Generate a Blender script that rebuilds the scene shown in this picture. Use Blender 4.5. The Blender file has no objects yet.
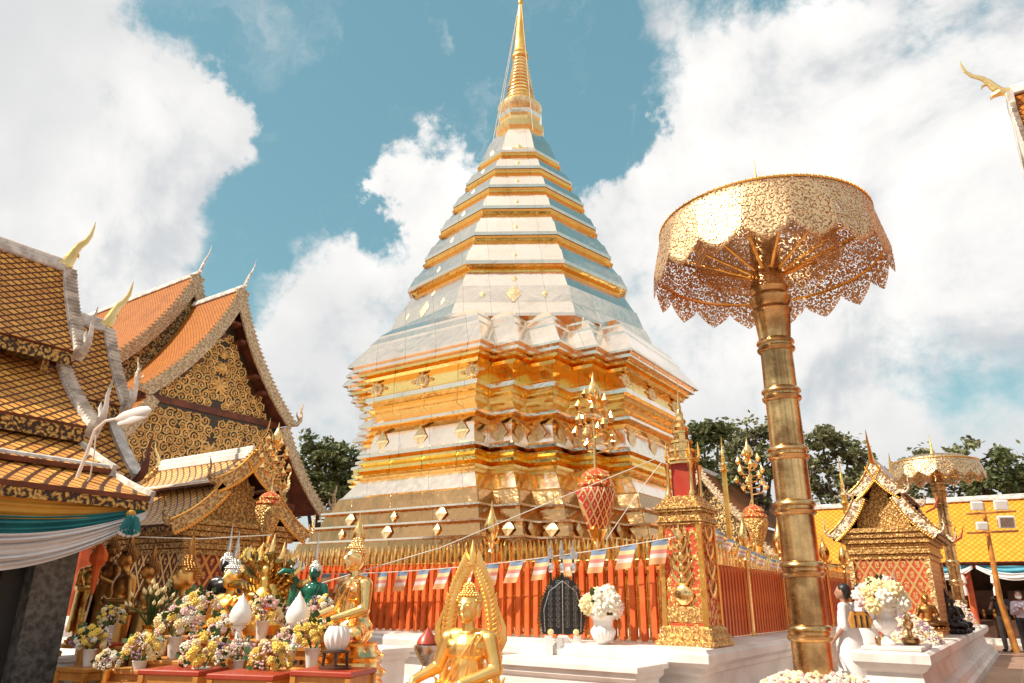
import bpy, bmesh, math, random
from mathutils import Vector, Matrix
PI=math.pi
rnd=random.Random(7)
scene=bpy.context.scene
COL=scene.collection
# ---------------------------------------------------------------- camera geometry
YAW,PITCH,ROLL,FPX=34.5,19.43,0.6,722.0
CAMP=Vector((10.058,-14.9206,1.35))
_cy,_sy=math.cos(math.radians(YAW)),math.sin(math.radians(YAW))
_ct,_st=math.cos(math.radians(PITCH)),math.sin(math.radians(PITCH))
HF=Vector((-_sy,_cy,0)); HR=Vector((_cy,_sy,0))
FW=Vector((-_sy*_ct,_cy*_ct,_st)); _U0=HR.cross(FW)
_cr,_sr=math.cos(math.radians(ROLL)),math.sin(math.radians(ROLL))
CR=HR*_cr+_U0*_sr; CU=_U0*_cr-HR*_sr
def ray(px,py): return FW+CR*((px-512)/FPX)-CU*((py-341.5)/FPX)
def at(px,py,D):
    d=ray(px,py); return CAMP+d*(D/d.dot(HF))
def onz(px,py,z):
    d=ray(px,py); return CAMP+d*((z-CAMP.z)/d.z)
def mpp(px,py,D):                       # metres per pixel at that spot
    d=ray(px,py); return (D/d.dot(HF))/FPX
cam=bpy.data.cameras.new('camera'); camo=bpy.data.objects.new('camera',cam); COL.objects.link(camo)
cam.sensor_width=36; cam.lens=36*FPX/1024; cam.clip_end=3000; cam.clip_start=.05
camo.matrix_world=Matrix(((CR.x,CU.x,-FW.x,CAMP.x),(CR.y,CU.y,-FW.y,CAMP.y),(CR.z,CU.z,-FW.z,CAMP.z),(0,0,0,1)))
scene.camera=camo
scene.view_settings.view_transform='Standard'; scene.view_settings.look='None'
scene.view_settings.exposure=0.5; scene.cycles.glossy_bounces=8; scene.cycles.max_bounces=12; scene.view_settings.gamma=1
# ---------------------------------------------------------------- node helpers
class N:
    def __init__(s,name):
        s.m=bpy.data.materials.new(name); s.m.use_nodes=True; s.t=s.m.node_tree; s.t.nodes.clear()
        s.out=s.t.nodes.new('ShaderNodeOutputMaterial')
    def n(s,ty,**k):
        nd=s.t.nodes.new('ShaderNode'+ty)
        for a,b in k.items(): setattr(nd,a,b)
        return nd
    def l(s,a,b): s.t.links.new(a,b)
    def put(s,sock,v):
        if isinstance(v,bpy.types.NodeSocket): s.l(v,sock)
        else: sock.default_value=v
    def math(s,op,a,b=None,c=None,clamp=False):
        nd=s.n('Math',operation=op,use_clamp=clamp); s.put(nd.inputs[0],a)
        if b is not None: s.put(nd.inputs[1],b)
        if c is not None: s.put(nd.inputs[2],c)
        return nd.outputs[0]
    def mix(s,f,a,b):
        nd=s.n('Mix',data_type='RGBA'); s.put(nd.inputs[0],f)
        s.put(nd.inputs[6],a if not isinstance(a,tuple) else (*a[:3],1)); s.put(nd.inputs[7],b if not isinstance(b,tuple) else (*b[:3],1))
        return nd.outputs[2]
    def mr(s,v,a,b,c=0.,d=1.):
        nd=s.n('MapRange',interpolation_type='SMOOTHSTEP'); s.put(nd.inputs[0],v)
        for i,q in enumerate((a,b,c,d)): nd.inputs[i+1].default_value=q
        return nd.outputs[0]
    def obj(s): return s.n('TexCoord').outputs['Object']
    def noise(s,vec,scale,detail=3,rough=.5,dist=0):
        nd=s.n('TexNoise'); s.l(vec,nd.inputs['Vector']); nd.inputs['Scale'].default_value=scale
        nd.inputs['Detail'].default_value=detail; nd.inputs['Roughness'].default_value=rough; nd.inputs['Distortion'].default_value=dist
        return nd.outputs['Fac']
    def bump(s,h,st,dist=.02):
        nd=s.n('Bump'); s.put(nd.inputs['Height'],h); nd.inputs['Strength'].default_value=st; nd.inputs['Distance'].default_value=dist
        return nd.outputs['Normal']
    def bsdf(s,color,rough=.5,metal=0.,normal=None,**k):
        b=s.n('BsdfPrincipled'); s.put(b.inputs['Base Color'],color if not isinstance(color,tuple) else (*color[:3],1))
        s.put(b.inputs['Roughness'],rough); s.put(b.inputs['Metallic'],metal)
        if normal: s.l(normal,b.inputs['Normal'])
        for a,v in k.items(): s.put(b.inputs[a.replace('_',' ')],v)
        s.l(b.outputs[0],s.out.inputs[0]); return b
def metal(name,c,rough=.3,bs=3.,bst=.3,bd=.03,c2=None,met=1.,cs=2.):
    q=N(name); o=q.obj(); h=q.noise(o,bs,3)
    col=q.mix(q.mr(q.noise(o,cs,4),.35,.65),c,c2 or tuple(v*.78 for v in c))
    q.bsdf(col,q.math('ADD',q.math('MULTIPLY',q.noise(o,bs*4,2),.2),rough-.08),met,q.bump(h,bst,bd)); return q.m
def plain(name,c,rough=.6,c2=None,ns=4.,bst=.15,bd=.01,met=0.,bs=None,**k):
    q=N(name); o=q.obj()
    col=q.mix(q.mr(q.noise(o,ns,5,.6),.35,.65),c,c2 or tuple(v*.8 for v in c))
    q.bsdf(col,rough,met,q.bump(q.noise(o,bs or ns*6,3),bst,bd),**k); return q.m
def plates(name,c,c2,rough,pz,pu,seam=.02,bst=.5,met=1.):
    """beaten metal sheets: seams every pu along, dents"""
    q=N(name); o=q.obj(); sp=q.n('SeparateXYZ'); q.l(o,sp.inputs[0]); X,Y,Z=sp.outputs
    u=q.math('DIVIDE',q.math('ADD',X,Y),pu); v=q.math('DIVIDE',Z,pz)
    su=q.math('MINIMUM',q.math('FRACT',u),q.math('SUBTRACT',1.,q.math('FRACT',u)))
    line=q.mr(su,0.,seam)
    cb=q.n('CombineXYZ'); q.l(q.math('FLOOR',u),cb.inputs[0]); q.l(q.math('FLOOR',v),cb.inputs[1])
    wn=q.n('TexWhiteNoise'); q.l(cb.outputs[0],wn.inputs['Vector'])
    dent=q.noise(o,2.6,3,.55,.4); fine=q.noise(o,11,2)
    h=q.math('ADD',q.math('MULTIPLY',dent,1.),q.math('ADD',q.math('MULTIPLY',fine,.12),q.math('MULTIPLY',line,.12)))
    col=q.mix(q.math('MULTIPLY',wn.outputs[0],.7),c,c2)
    stain=q.mr(q.noise(o,1.3,6,.7),.5,.75,0.,.35)
    col=q.mix(stain,col,tuple(x*.6 for x in c2))
    col=q.mix(line,tuple(v*.45 for v in c),col)
    q.bsdf(col,q.math('ADD',rough,q.math('MULTIPLY',q.noise(o,6,3),.18)),met,q.bump(h,bst,.06)); return q.m
def carved(name,gold,back,s=6.,thr=.5,rough=.35,bst=1.,bd=.03,hole=False,gm=.9,fill=.0,turns=12.):
    """scrollwork: a spiral tendril with leafy lobes in every cell, gold in front of a dark ground"""
    q=N(name); o=q.obj(); sp=q.n('SeparateXYZ'); q.l(o,sp.inputs[0]); X,Y,Z=sp.outputs
    cb=q.n('CombineXYZ'); q.l(q.math('ADD',X,Y),cb.inputs[0]); q.l(Z,cb.inputs[1]); q.l(q.math('MULTIPLY',q.math('SUBTRACT',X,Y),.3),cb.inputs[2])
    if hole or name.endswith('_m'): base=o
    else: base=cb.outputs[0]
    wd=q.n('TexNoise'); q.l(base,wd.inputs['Vector']); wd.inputs['Scale'].default_value=s*1.6; wd.inputs['Detail'].default_value=1
    va=q.n('VectorMath',operation='MULTIPLY_ADD'); q.l(wd.outputs['Color'],va.inputs[0]); va.inputs[1].default_value=(.35/s,)*3; q.l(base,va.inputs[2])
    sc=q.n('VectorMath',operation='SCALE'); q.l(va.outputs[0],sc.inputs[0]); sc.inputs['Scale'].default_value=s
    vo=q.n('TexVoronoi'); q.l(sc.outputs[0],vo.inputs['Vector']); vo.inputs['Scale'].default_value=1.; vo.inputs['Randomness'].default_value=.7
    df=q.n('VectorMath',operation='SUBTRACT'); q.l(sc.outputs[0],df.inputs[0]); q.l(vo.outputs['Position'],df.inputs[1])
    s2=q.n('SeparateXYZ'); q.l(df.outputs[0],s2.inputs[0]); th=q.math('ARCTAN2',s2.outputs[1 if not hole else 2],s2.outputs[0])
    s3=q.n('SeparateXYZ'); q.l(vo.outputs['Color'],s3.inputs[0])
    r=vo.outputs['Distance']
    sg=q.math('SIGN',q.math('SUBTRACT',s3.outputs[1],.5))
    ph=q.math('ADD',q.math('MULTIPLY',r,turns),q.math('ADD',q.math('MULTIPLY',th,sg),q.math('MULTIPLY',s3.outputs[0],6.3)))
    spi=q.math('SINE',ph)
    lob=q.math('MULTIPLY',q.math('SINE',q.math('ADD',q.math('MULTIPLY',th,7.),q.math('MULTIPLY',r,6.))),.45)
    v=q.math('ADD',spi,lob)
    v=q.math('MAXIMUM',v,q.mr(r,.10,.16,1.,-1.))
    f=q.mr(v,-.25-fill,.1-fill)
    hgt=q.mr(v,-.4-fill,1.)
    nrm=q.bump(hgt,bst,bd)
    gold2=q.mix(q.noise(o,3),gold,tuple(c*.72 for c in gold))
    if hole:
        b=q.bsdf(gold2,rough,1.,nrm)
        tr=q.n('BsdfTransparent'); mx=q.n('MixShader'); q.l(f,mx.inputs[0]); q.l(tr.outputs[0],mx.inputs[1]); q.l(b.outputs[0],mx.inputs[2]); q.l(mx.outputs[0],q.out.inputs[0])
    else:
        q.bsdf(q.mix(f,back,gold2),q.math('ADD',q.math('MULTIPLY',f,rough-.7),.7),q.math('MULTIPLY',f,gm),nrm)
    return q.m
def tiles(name,c,c2,edge_shade,s=.14,k=1.1,gw=.16,rough=.35,bst=.8,rows=False,patch=None,spec=.5):
    q=N(name); o=q.obj(); sp=q.n('SeparateXYZ'); q.l(o,sp.inputs[0]); X,Y,Z=sp.outputs
    z=q.math('MULTIPLY',Z,k)
    a=q.math('DIVIDE',q.math('ADD',X,z),s); b=q.math('DIVIDE',q.math('SUBTRACT',X,z),s)
    fa=q.math('FRACT',a); fb=q.math('FRACT',b); inv=q.math('SUBTRACT',1.,fb)
    low=q.math('MINIMUM',fa,inv)                     # distance to the tile's lower edges
    g=q.mr(low,gw*.5,gw)
    cb=q.n('CombineXYZ'); q.l(q.math('FLOOR',a),cb.inputs[0]); q.l(q.math('FLOOR',b),cb.inputs[1]); q.l(q.math('SIGN',Y),cb.inputs[2])
    wn=q.n('TexWhiteNoise'); q.l(cb.outputs[0],wn.inputs['Vector'])
    col=q.mix(q.math('MULTIPLY',wn.outputs[0],.8),c,c2)
    col=q.mix(q.mr(q.noise(o,.9,6,.7),.5,.72,0.,.7),col,patch or tuple(v*.45 for v in c2))
    col=q.mix(g,edge_shade,col)  # shadow along each tile's lower edges painted in as a dark colour
    h=q.math('MULTIPLY',q.math('SUBTRACT',1.,q.math('MULTIPLY',low,.8)),g)
    q.bsdf(col,rough,0.,q.bump(h,bst,.025),**{'Specular_IOR_Level':spec}); return q.m
def lozenge(name,gold,red,s=.2,k=.8,w=.16,c=.3):
    """lattice of gold lozenges with a bud in each, on a coloured ground"""
    q=N(name); o=q.obj(); sp=q.n('SeparateXYZ'); q.l(o,sp.inputs[0]); X,Y,Z=sp.outputs
    u=q.math('ADD',X,Y); z=q.math('MULTIPLY',Z,k)
    fa=q.math('FRACT',q.math('DIVIDE',q.math('ADD',u,z),s)); fb=q.math('FRACT',q.math('DIVIDE',q.math('SUBTRACT',u,z),s))
    ea=q.math('MINIMUM',fa,q.math('SUBTRACT',1.,fa)); eb=q.math('MINIMUM',fb,q.math('SUBTRACT',1.,fb))
    e=q.mr(q.math('MINIMUM',ea,eb),w*.4,w*.7,1.,0.)
    da=q.math('SUBTRACT',fa,.5); db=q.math('SUBTRACT',fb,.5)
    d=q.math('ADD',q.math('ABSOLUTE',da),q.math('ABSOLUTE',db)); dot=q.mr(d,c*.8,c,1.,0.)
    dot=q.math('MULTIPLY',dot,q.mr(q.noise(o,9/s,1),.38,.5))
    f=q.math('MAXIMUM',e,dot)
    q.bsdf(q.mix(f,q.mix(q.noise(o,5),red,tuple(v*.6 for v in red)),gold),q.math('SUBTRACT',.6,q.math('MULTIPLY',f,.25)),q.math('MULTIPLY',f,.85),q.bump(f,.8,.02)); return q.m
# ---------------------------------------------------------------- materials
G=(1.0,.60,.17)
M={}
M['gold']=metal('polished_gold',(.98,.68,.30),.17,5,.35,.03,(.88,.55,.2))
M['plain_gilt']=metal('chased_pale_gold',(.98,.80,.52),.3,22,.5,.01,(.85,.62,.33),cs=9)
M['gilt']=plates('gilt_moulding',(.97,.69,.25),(.86,.56,.16),.06,.16,.9,.012,.26)
M['plate']=plates('sky_sheen_plate',(.98,.84,.69),(.90,.75,.60),.05,.8,.85,.010,.16)  # same gold as the mouldings, with the pale sky sheen painted into its colour
M['baseplate']=plates('dark_reflection_plate',(.62,.37,.17),(.46,.25,.10),.05,.26,1.1,.012,.42)  # gold darkened in the colour to stand for its dark reflections
M['diamond']=metal('chased_gold',(.95,.74,.44),.38,26,.6,.008,(.75,.52,.26),cs=14)
M['goldleaf']=metal('gold_leaf',(.95,.58,.16),.32,14,.5,.02,(.75,.4,.08))
M['statue']=metal('statue_gold',(.98,.64,.23),.36,20,.10,.006,(.88,.52,.15),cs=6)
M['column']=metal('brass_column',(.80,.53,.24),.25,7,.3,.01,(.36,.21,.09),cs=4.2)
M['bronze']=metal('old_bronze',(.55,.27,.08),.40,9,.3,.01,(.2,.09,.03))
M['bronzelit']=metal('lit_bronze',(.88,.50,.16),.40,9,.3,.01,(.6,.3,.08))  # bronze lightened in the colour to stand for light falling on it
M['filigree']=carved('pierced_gold',(.92,.63,.35),(0,0,0),15,.62,.46,.4,.004,hole=True,fill=.34)
M['filigree2']=carved('pierced_gold_far',(.90,.64,.36),(0,0,0),9,.25,.36,.5,.006,hole=True,fill=.45)
M['carve']=carved('carved_gold_dark',(.95,.62,.25),(.06,.045,.02),3.7,.35,.45,1.,.05,gm=.35,fill=.30,turns=13)
M['carve_s']=carved('carved_gold_fine',(.92,.58,.20),(.34,.14,.04),9,.3,.4,1.,.02,gm=.6,fill=.62)
M['carve_rd']=carved('carved_gold_red',(1.,.62,.22),(.62,.06,.02),8,.55,.36,1.,.02,gm=.75,fill=.1,turns=10)
M['fret']=carved('gold_fretwork',(.85,.52,.16),(.05,.02,.01),8,.1,.45,1.,.03,gm=.5,fill=.1)
M['barge']=carved('weathered_barge',(.74,.58,.38),(.36,.23,.12),5,.35,.6,1.,.02,gm=.1,fill=.45)
M['bargew']=carved('white_gold_barge',(.88,.78,.56),(.30,.14,.06),7,.05,.5,1.,.02,gm=.3,fill=.62,turns=7)
M['gilt_gr']=carved('gilded_barge',(1.,.72,.34),(.40,.17,.05),8,.25,.4,1.,.02,gm=.5,fill=.5)
M['tile_o']=tiles('orange_tile',(.47,.16,.02),(.35,.105,.014),(.20,.06,.012),.16,1.2,.2,.55,patch=(.26,.075,.012),spec=.15)
M['tile_near']=tiles('amber_tile',(.88,.42,.09),(.58,.22,.04),(.09,.03,.01),.17,1.8,.32,.5,1.,patch=(.36,.13,.03),spec=.2)
M['tile_brown']=tiles('brown_tile',(.34,.13,.04),(.24,.085,.028),(.1,.04,.02),.2,1.2,.2,.8,spec=.15)
M['tile_y']=tiles('golden_tile',(.82,.35,.03),(.72,.27,.02),(.45,.15,.01),.2,1.2,.2,.5,bst=.6,patch=(.5,.2,.03),spec=.2)
M['tile_s']=tiles('small_amber_tile',(.88,.50,.14),(.66,.30,.07),(.12,.04,.015),.16,1.7,.28)
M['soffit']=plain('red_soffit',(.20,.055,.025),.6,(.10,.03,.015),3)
M['red']=plain('red_lacquer',(.38,.06,.025),.35,(.38,.03,.012),3,.1)
M['slat']=plain('vermilion_slat',(.74,.16,.045),.32,(.60,.10,.03),3,.1)
M['redcloth']=plain('orange_red_lacquer',(.62,.12,.03),.5,(.45,.07,.02),3)
M['wood']=plain('dark_wood',(.10,.035,.015),.5,(.05,.02,.01),5)
M['tablew']=plain('amber_wood',(.62,.28,.05),.45,(.45,.16,.03),5)
M['white']=plain('white_plaster',(.82,.78,.75),.5,(.66,.60,.55),1.6,.15)
M['oldwhite']=plain('weathered_white',(.80,.76,.70),.8,(.44,.40,.36),5,.4)
M['porc']=plain('white_porcelain',(.82,.80,.77),.22,(.78,.75,.72),3,.02)
M['lampw']=plain('frosted_white',(.84,.82,.78),.35,(.8,.78,.74),3,.03)
M['granite']=plain('speckled_granite',(.20,.19,.17),.35,(.07,.065,.06),14,.15)
M['dark']=plain('dark_frame',(.035,.03,.028),.5)
M['black']=plain('black_lacquer',(.015,.013,.012),.3)
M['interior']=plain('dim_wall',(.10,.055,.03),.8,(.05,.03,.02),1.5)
M['cream']=plain('cream_wall',(.5,.38,.25),.8,(.35,.25,.15),2)
M['bwindow']=lozenge('red_gold_diaper',(1.,.66,.26),(.6,.07,.02),.22,.62,.2,.36)
M['diaper_l']=lozenge('brown_gold_diaper',(.75,.42,.14),(.30,.05,.02),.21,.6,.2,.3)
M['potmosaic']=lozenge('red_mosaic',(1.,.72,.35),(.60,.03,.02),.11,.6,.22,.2)
M['sil']=metal('silver',(.8,.78,.74),.25,10,.3,.01,(.6,.58,.55))
M['green']=plain('emerald',(.01,.16,.10),.15,(.01,.08,.05),4,.05)
M['leaf']=plain('flower_leaf',(.05,.10,.02),.55,(.03,.07,.015),8,.2)
M['fy']=plain('yellow_petal',(.88,.68,.16),.6,(.84,.56,.10),30,.3)
M['fw']=plain('white_petal',(.84,.80,.70),.6,(.80,.72,.55),30,.3)
M['fp']=plain('pink_petal',(.84,.62,.58),.6,(.8,.5,.48),30,.3)
M['fc']=plain('cream_petal',(.88,.76,.45),.6,(.85,.66,.32),30,.3)
M['fv']=plain('violet_petal',(.46,.26,.44),.6,(.34,.17,.34),30,.3)
M['c_gold']=plain('gold_cloth',(.58,.30,.035),.7,(.48,.23,.03),3)
M['c_teal']=plain('teal_cloth',(.02,.22,.24),.7,(.015,.16,.18),3)
M['c_white']=plain('white_cloth',(.78,.75,.74),.75,(.70,.67,.66),3)
M['c_blue']=plain('blue_cloth',(.10,.42,.55),.7,(.08,.34,.46),3)
M['orange']=plain('orange_cloth',(.85,.17,.03),.7,(.75,.13,.02),5)
M['skin']=plain('skin',(.42,.23,.15),.55,(.38,.2,.13),6,.05)
M['hair']=plain('black_hair',(.012,.01,.009),.45)
M['shirtw']=plain('white_shirt',(.80,.78,.77),.8,(.72,.70,.70),4)
M['shirtg']=plain('grey_shirt',(.05,.05,.05),.8)
M['trg']=plain('grey_trousers',(.22,.20,.18),.85)
M['shirtl']=plain('lilac_shirt',(.58,.50,.60),.8)
M['trb']=plain('black_trousers',(.02,.02,.022),.8)
M['bag']=plain('tan_bag',(.62,.30,.05),.5,(.42,.17,.03),9)
M['bark']=plain('bark',(.14,.10,.07),.9,(.07,.05,.035),6,.6)
M['wire']=plain('pale_cord',(.72,.66,.56),.7)
M['stonefloor']=None
def leafmat(name,a,b,c):
    q=N(name); o=q.obj(); g=q.n('NewGeometry').outputs['Random Per Island']
    col=q.mix(g,q.mix(q.mr(q.noise(o,.35,3),.4,.62),a,b),c)
    bs=q.bsdf(col,.55); tl=q.n('BsdfTranslucent'); q.l(col,tl.inputs[0]); mx=q.n('MixShader'); mx.inputs[0].default_value=.25
    q.l(bs.outputs[0],mx.inputs[1]); q.l(tl.outputs[0],mx.inputs[2]); q.l(mx.outputs[0],q.out.inputs[0]); return q.m
M['leafA']=leafmat('dark_foliage',(.06,.09,.028),(.11,.14,.045),(.18,.19,.075))
M['leafB']=leafmat('olive_foliage',(.10,.12,.045),(.16,.18,.07),(.25,.24,.12))
def floormat():
    q=N('courtyard_tiles'); o=q.obj(); br=q.n('TexBrick'); q.l(o,br.inputs[0]); br.offset=0.
    for i,c in ((1,(.33,.20,.14)),(2,(.25,.14,.10)),(3,(.42,.36,.30))): br.inputs[i].default_value=(*c,1)
    br.inputs['Scale'].default_value=1; br.inputs['Mortar Size'].default_value=.012; br.inputs['Brick Width'].default_value=.6; br.inputs['Row Height'].default_value=.6
    col=q.mix(q.mr(q.noise(o,.7,5,.65),.4,.7,0.,.5),br.outputs[0],(.48,.34,.26))
    q.bsdf(col,q.math('ADD',.2,q.math('MULTIPLY',q.noise(o,3,4),.4)),0.,q.bump(br.outputs['Fac'],-.2,.01)); return q.m
M['floor']=floormat()
def flagmat():
    q=N('striped_flag_cloth'); uv=q.n('UVMap'); sp=q.n('SeparateXYZ'); q.l(uv.outputs[0],sp.inputs[0])
    cr=q.n('ValToRGB'); cr.color_ramp.interpolation='CONSTANT'
    el=cr.color_ramp.elements; cols=[(0,(.25,.38,.60)),(.22,(.88,.76,.42)),(.40,(.78,.34,.30)),(.56,(.84,.82,.80)),(.74,(.86,.52,.26))]
    while len(el)<5: el.new(.5)
    for e,(p,c) in zip(el,cols): e.position=p; e.color=(*c,1)
    q.l(sp.outputs[1],cr.inputs[0])
    bs=q.bsdf(cr.outputs[0],.8); tl=q.n('BsdfTranslucent'); q.l(cr.outputs[0],tl.inputs[0]); mx=q.n('MixShader'); mx.inputs[0].default_value=.4
    q.l(bs.outputs[0],mx.inputs[1]); q.l(tl.outputs[0],mx.inputs[2]); q.l(mx.outputs[0],q.out.inputs[0]); return q.m
M['flag']=flagmat()
# ---------------------------------------------------------------- mesh builder
class MB:
    def __init__(s): s.v=[];s.f=[];s.m=[];s.uv={}
    def add(s,vs,fs,mi=0):
        o=len(s.v); s.v+= [tuple(p) for p in vs]
        for f in fs: s.f.append(tuple(i+o for i in f)); s.m.append(mi)
        return s
    def box(s,a,b,mi=0,bev=0.):
        x0,y0,z0=a;x1,y1,z1=b
        if bev<=0:
            return s.add([(x0,y0,z0),(x1,y0,z0),(x1,y1,z0),(x0,y1,z0),(x0,y0,z1),(x1,y0,z1),(x1,y1,z1),(x0,y1,z1)],[(3,2,1,0),(4,5,6,7),(0,1,5,4),(1,2,6,5),(2,3,7,6),(3,0,4,7)],mi)
        e=bev; return s.loft([([(x0+q,y0+q),(x1-q,y0+q),(x1-q,y1-q),(x0+q,y1-q)],z) for q,z in ((e,z0),(0,z0+e),(0,z1-e),(e,z1))],mi)
    def loft(s,rings,mi=0,cap=True):
        """rings: list of (xy list, z) or list of 3-d point lists"""
        R=[[(p[0],p[1],r[1]) for p in r[0]] if isinstance(r,tuple) else [tuple(p) for p in r] for r in rings]
        n=len(R[0]); o=len(s.v)
        for r in R: s.v+=r
        for k in range(len(R)-1):
            mm=mi[k] if isinstance(mi,(list,tuple)) else mi
            for i in range(n):
                j=(i+1)%n; s.f.append((o+k*n+i,o+k*n+j,o+(k+1)*n+j,o+(k+1)*n+i)); s.m.append(mm)
        if cap:
            ma=mi[0] if isinstance(mi,(list,tuple)) else mi; mb=mi[-1] if isinstance(mi,(list,tuple)) else mi
            s.f.append(tuple(o+n-1-i for i in range(n))); s.m.append(ma)
            s.f.append(tuple(o+(len(R)-1)*n+i for i in range(n))); s.m.append(mb)
        return s
    def lathe(s,prof,c=(0,0,0),n=24,mi=0,cap=True,sx=1,sy=1):
        return s.loft([[(c[0]+r*sx*math.cos(2*PI*i/n),c[1]+r*sy*math.sin(2*PI*i/n),c[2]+z) for i in range(n)] for r,z in prof],mi,cap)
    def tube(s,pts,rad,n=8,mi=0,flat=1.,up=None):
        pts=[Vector(p) for p in pts]; R=[]
        if not isinstance(rad,(list,tuple)): rad=[rad]*len(pts)
        t0=(pts[1]-pts[0]).normalized(); a=Vector(up) if up else (Vector((0,0,1)) if abs(t0.z)<.9 else Vector((1,0,0)))
        for i,p in enumerate(pts):
            t=(pts[min(i+1,len(pts)-1)]-pts[max(i-1,0)]).normalized()
            x=a-t*a.dot(t)
            if x.length<1e-4: x=t.orthogonal()
            x.normalize(); y=t.cross(x); a=x
            R.append([p+(x*math.cos(2*PI*k/n)+y*math.sin(2*PI*k/n)*flat)*rad[i] for k in range(n)])
        return s.loft(R,mi)
    def ell(s,c,r,n=10,m=6,mi=0,rot=None):
        vs=[];fs=[]
        for j in range(m+1):
            th=PI*j/m
            for i in range(n):
                ph=2*PI*i/n; p=Vector((r[0]*math.sin(th)*math.cos(ph),r[1]*math.sin(th)*math.sin(ph),r[2]*math.cos(th)))
                if rot: p=rot@p
                vs.append((c[0]+p[0],c[1]+p[1],c[2]+p[2]))
        for j in range(m):
            for i in range(n):
                k=(i+1)%n
                if j==0: fs.append((0,(j+1)*n+i,(j+1)*n+k))
                elif j==m-1: fs.append((j*n+i,(j+1)*n,j*n+k))
                else: fs.append((j*n+i,(j+1)*n+i,(j+1)*n+k,j*n+k))
        return s.add(vs,fs,mi)
    def prism(s,poly,d,mi=0):
        """poly: list of 3-d points, extruded by vector d"""
        d=Vector(d); a=[Vector(p) for p in poly]; return s.loft([a,[p+d for p in a]],mi)
    def grid(s,fn,nu,nv,mi=0,uv=True):
        o=len(s.v)
        for j in range(nv+1):
            for i in range(nu+1): s.v.append(tuple(fn(i/nu,j/nv)))
        for j in range(nv):
            for i in range(nu):
                a=o+j*(nu+1)+i; s.uv[len(s.f)]=[(i/nu,j/nv),((i+1)/nu,j/nv),((i+1)/nu,(j+1)/nv),(i/nu,(j+1)/nv)]
                s.f.append((a,a+1,a+nu+2,a+nu+1)); s.m.append(mi)
        return s
    def mesh(s,name,mats,smooth=35):
        me=bpy.data.meshes.new(name); me.from_pydata(s.v,[],s.f)
        if not isinstance(mats,(list,tuple)): mats=[mats]
        for q in mats: me.materials.append(M[q] if isinstance(q,str) else q)
        me.polygons.foreach_set('material_index',s.m)
        if s.uv:
            ul=me.uv_layers.new(name='UVMap')
            for fi,co in s.uv.items():
                for li,c in zip(me.polygons[fi].loop_indices,co): ul.data[li].uv=c
        me.update()
        bm=bmesh.new(); bm.from_mesh(me); bmesh.ops.recalc_face_normals(bm,faces=bm.faces); bm.to_mesh(me); bm.free()
        if smooth:
            me.polygons.foreach_set('use_smooth',[True]*len(me.polygons))
            try: me.set_sharp_from_angle(angle=math.radians(smooth))
            except Exception: pass
        return me
    def build(s,name,mats,parent=None,smooth=35):
        o=bpy.data.objects.new(name,s.mesh(name,mats,smooth)); COL.objects.link(o)
        if parent: o.parent=parent
        return o
def tag(o,label=None,cat=None,group=None,kind=None):
    if label: o['label']=label
    if cat: o['category']=cat
    if group: o['group']=group
    if kind: o['kind']=kind
    return o
def thing(name,label,cat,loc=(0,0,0),rz=0.,group=None,sc=1.):
    o=bpy.data.objects.new(name,None); COL.objects.link(o); o.location=loc; o.rotation_euler=(0,0,rz); o.scale=(sc,sc,sc)
    o.empty_display_size=.2
    return tag(o,label,cat,group)
def link(name,me,parent=None,loc=(0,0,0),rot=(0,0,0),sc=1.):
    o=bpy.data.objects.new(name,me); COL.objects.link(o); o.parent=parent; o.location=loc; o.rotation_euler=rot
    o.scale=(sc,sc,sc) if not isinstance(sc,tuple) else sc
    return o
def kids(o): return [c for c in bpy.data.objects if c.parent==o]
def copy_tree(o,ch,parent=None):
    c=o.copy(); COL.objects.link(c); c.parent=parent
    for k in ch.get(o,[]): copy_tree(k,ch,c)
    return c
def clone(root,loc,rz=None,sc=None,label=None,group=None,cat=None):
    ch={}
    for q in bpy.data.objects:
        if q.parent: ch.setdefault(q.parent,[]).append(q)
    c=copy_tree(root,ch); c.location=loc
    if rz is not None: c.rotation_euler=(0,0,rz)
    if sc is not None: c.scale=(sc,sc,sc)
    tag(c,label,cat,group); return c
def body(name,mat,shapes,parent,voxel=.012,smooth=6):
    """shapes melted into one continuous surface: ('c',p0,r0,p1,r1) limbs, ('e',centre,radii[,rot]) masses"""
    mb=MB()
    for s in shapes:
        if s[0]=='c':
            p0,r0,p1,r1=Vector(s[1]),s[2],Vector(s[3]),s[4]
            mb.tube([p0+(p1-p0)*t for t in (0,.33,.66,1)],[r0+(r1-r0)*t for t in (0,.33,.66,1)],12)
            mb.ell(p0,(r0,)*3,12,8); mb.ell(p1,(r1,)*3,12,8)
        else: mb.ell(s[1],s[2],14,10,rot=s[3] if len(s)>3 else None)
    o=mb.build(name,mat,None,0)
    m=o.modifiers.new('r','REMESH'); m.mode='VOXEL'; m.voxel_size=voxel
    m=o.modifiers.new('s','SMOOTH'); m.factor=.5; m.iterations=smooth
    dg=bpy.context.evaluated_depsgraph_get(); me=bpy.data.meshes.new_from_object(o.evaluated_get(dg))
    old=o.data; o.modifiers.clear(); o.data=me; bpy.data.meshes.remove(old)
    me.polygons.foreach_set('use_smooth',[True]*len(me.polygons))
    if not me.materials: me.materials.append(M[mat])
    o.parent=parent; return o
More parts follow.
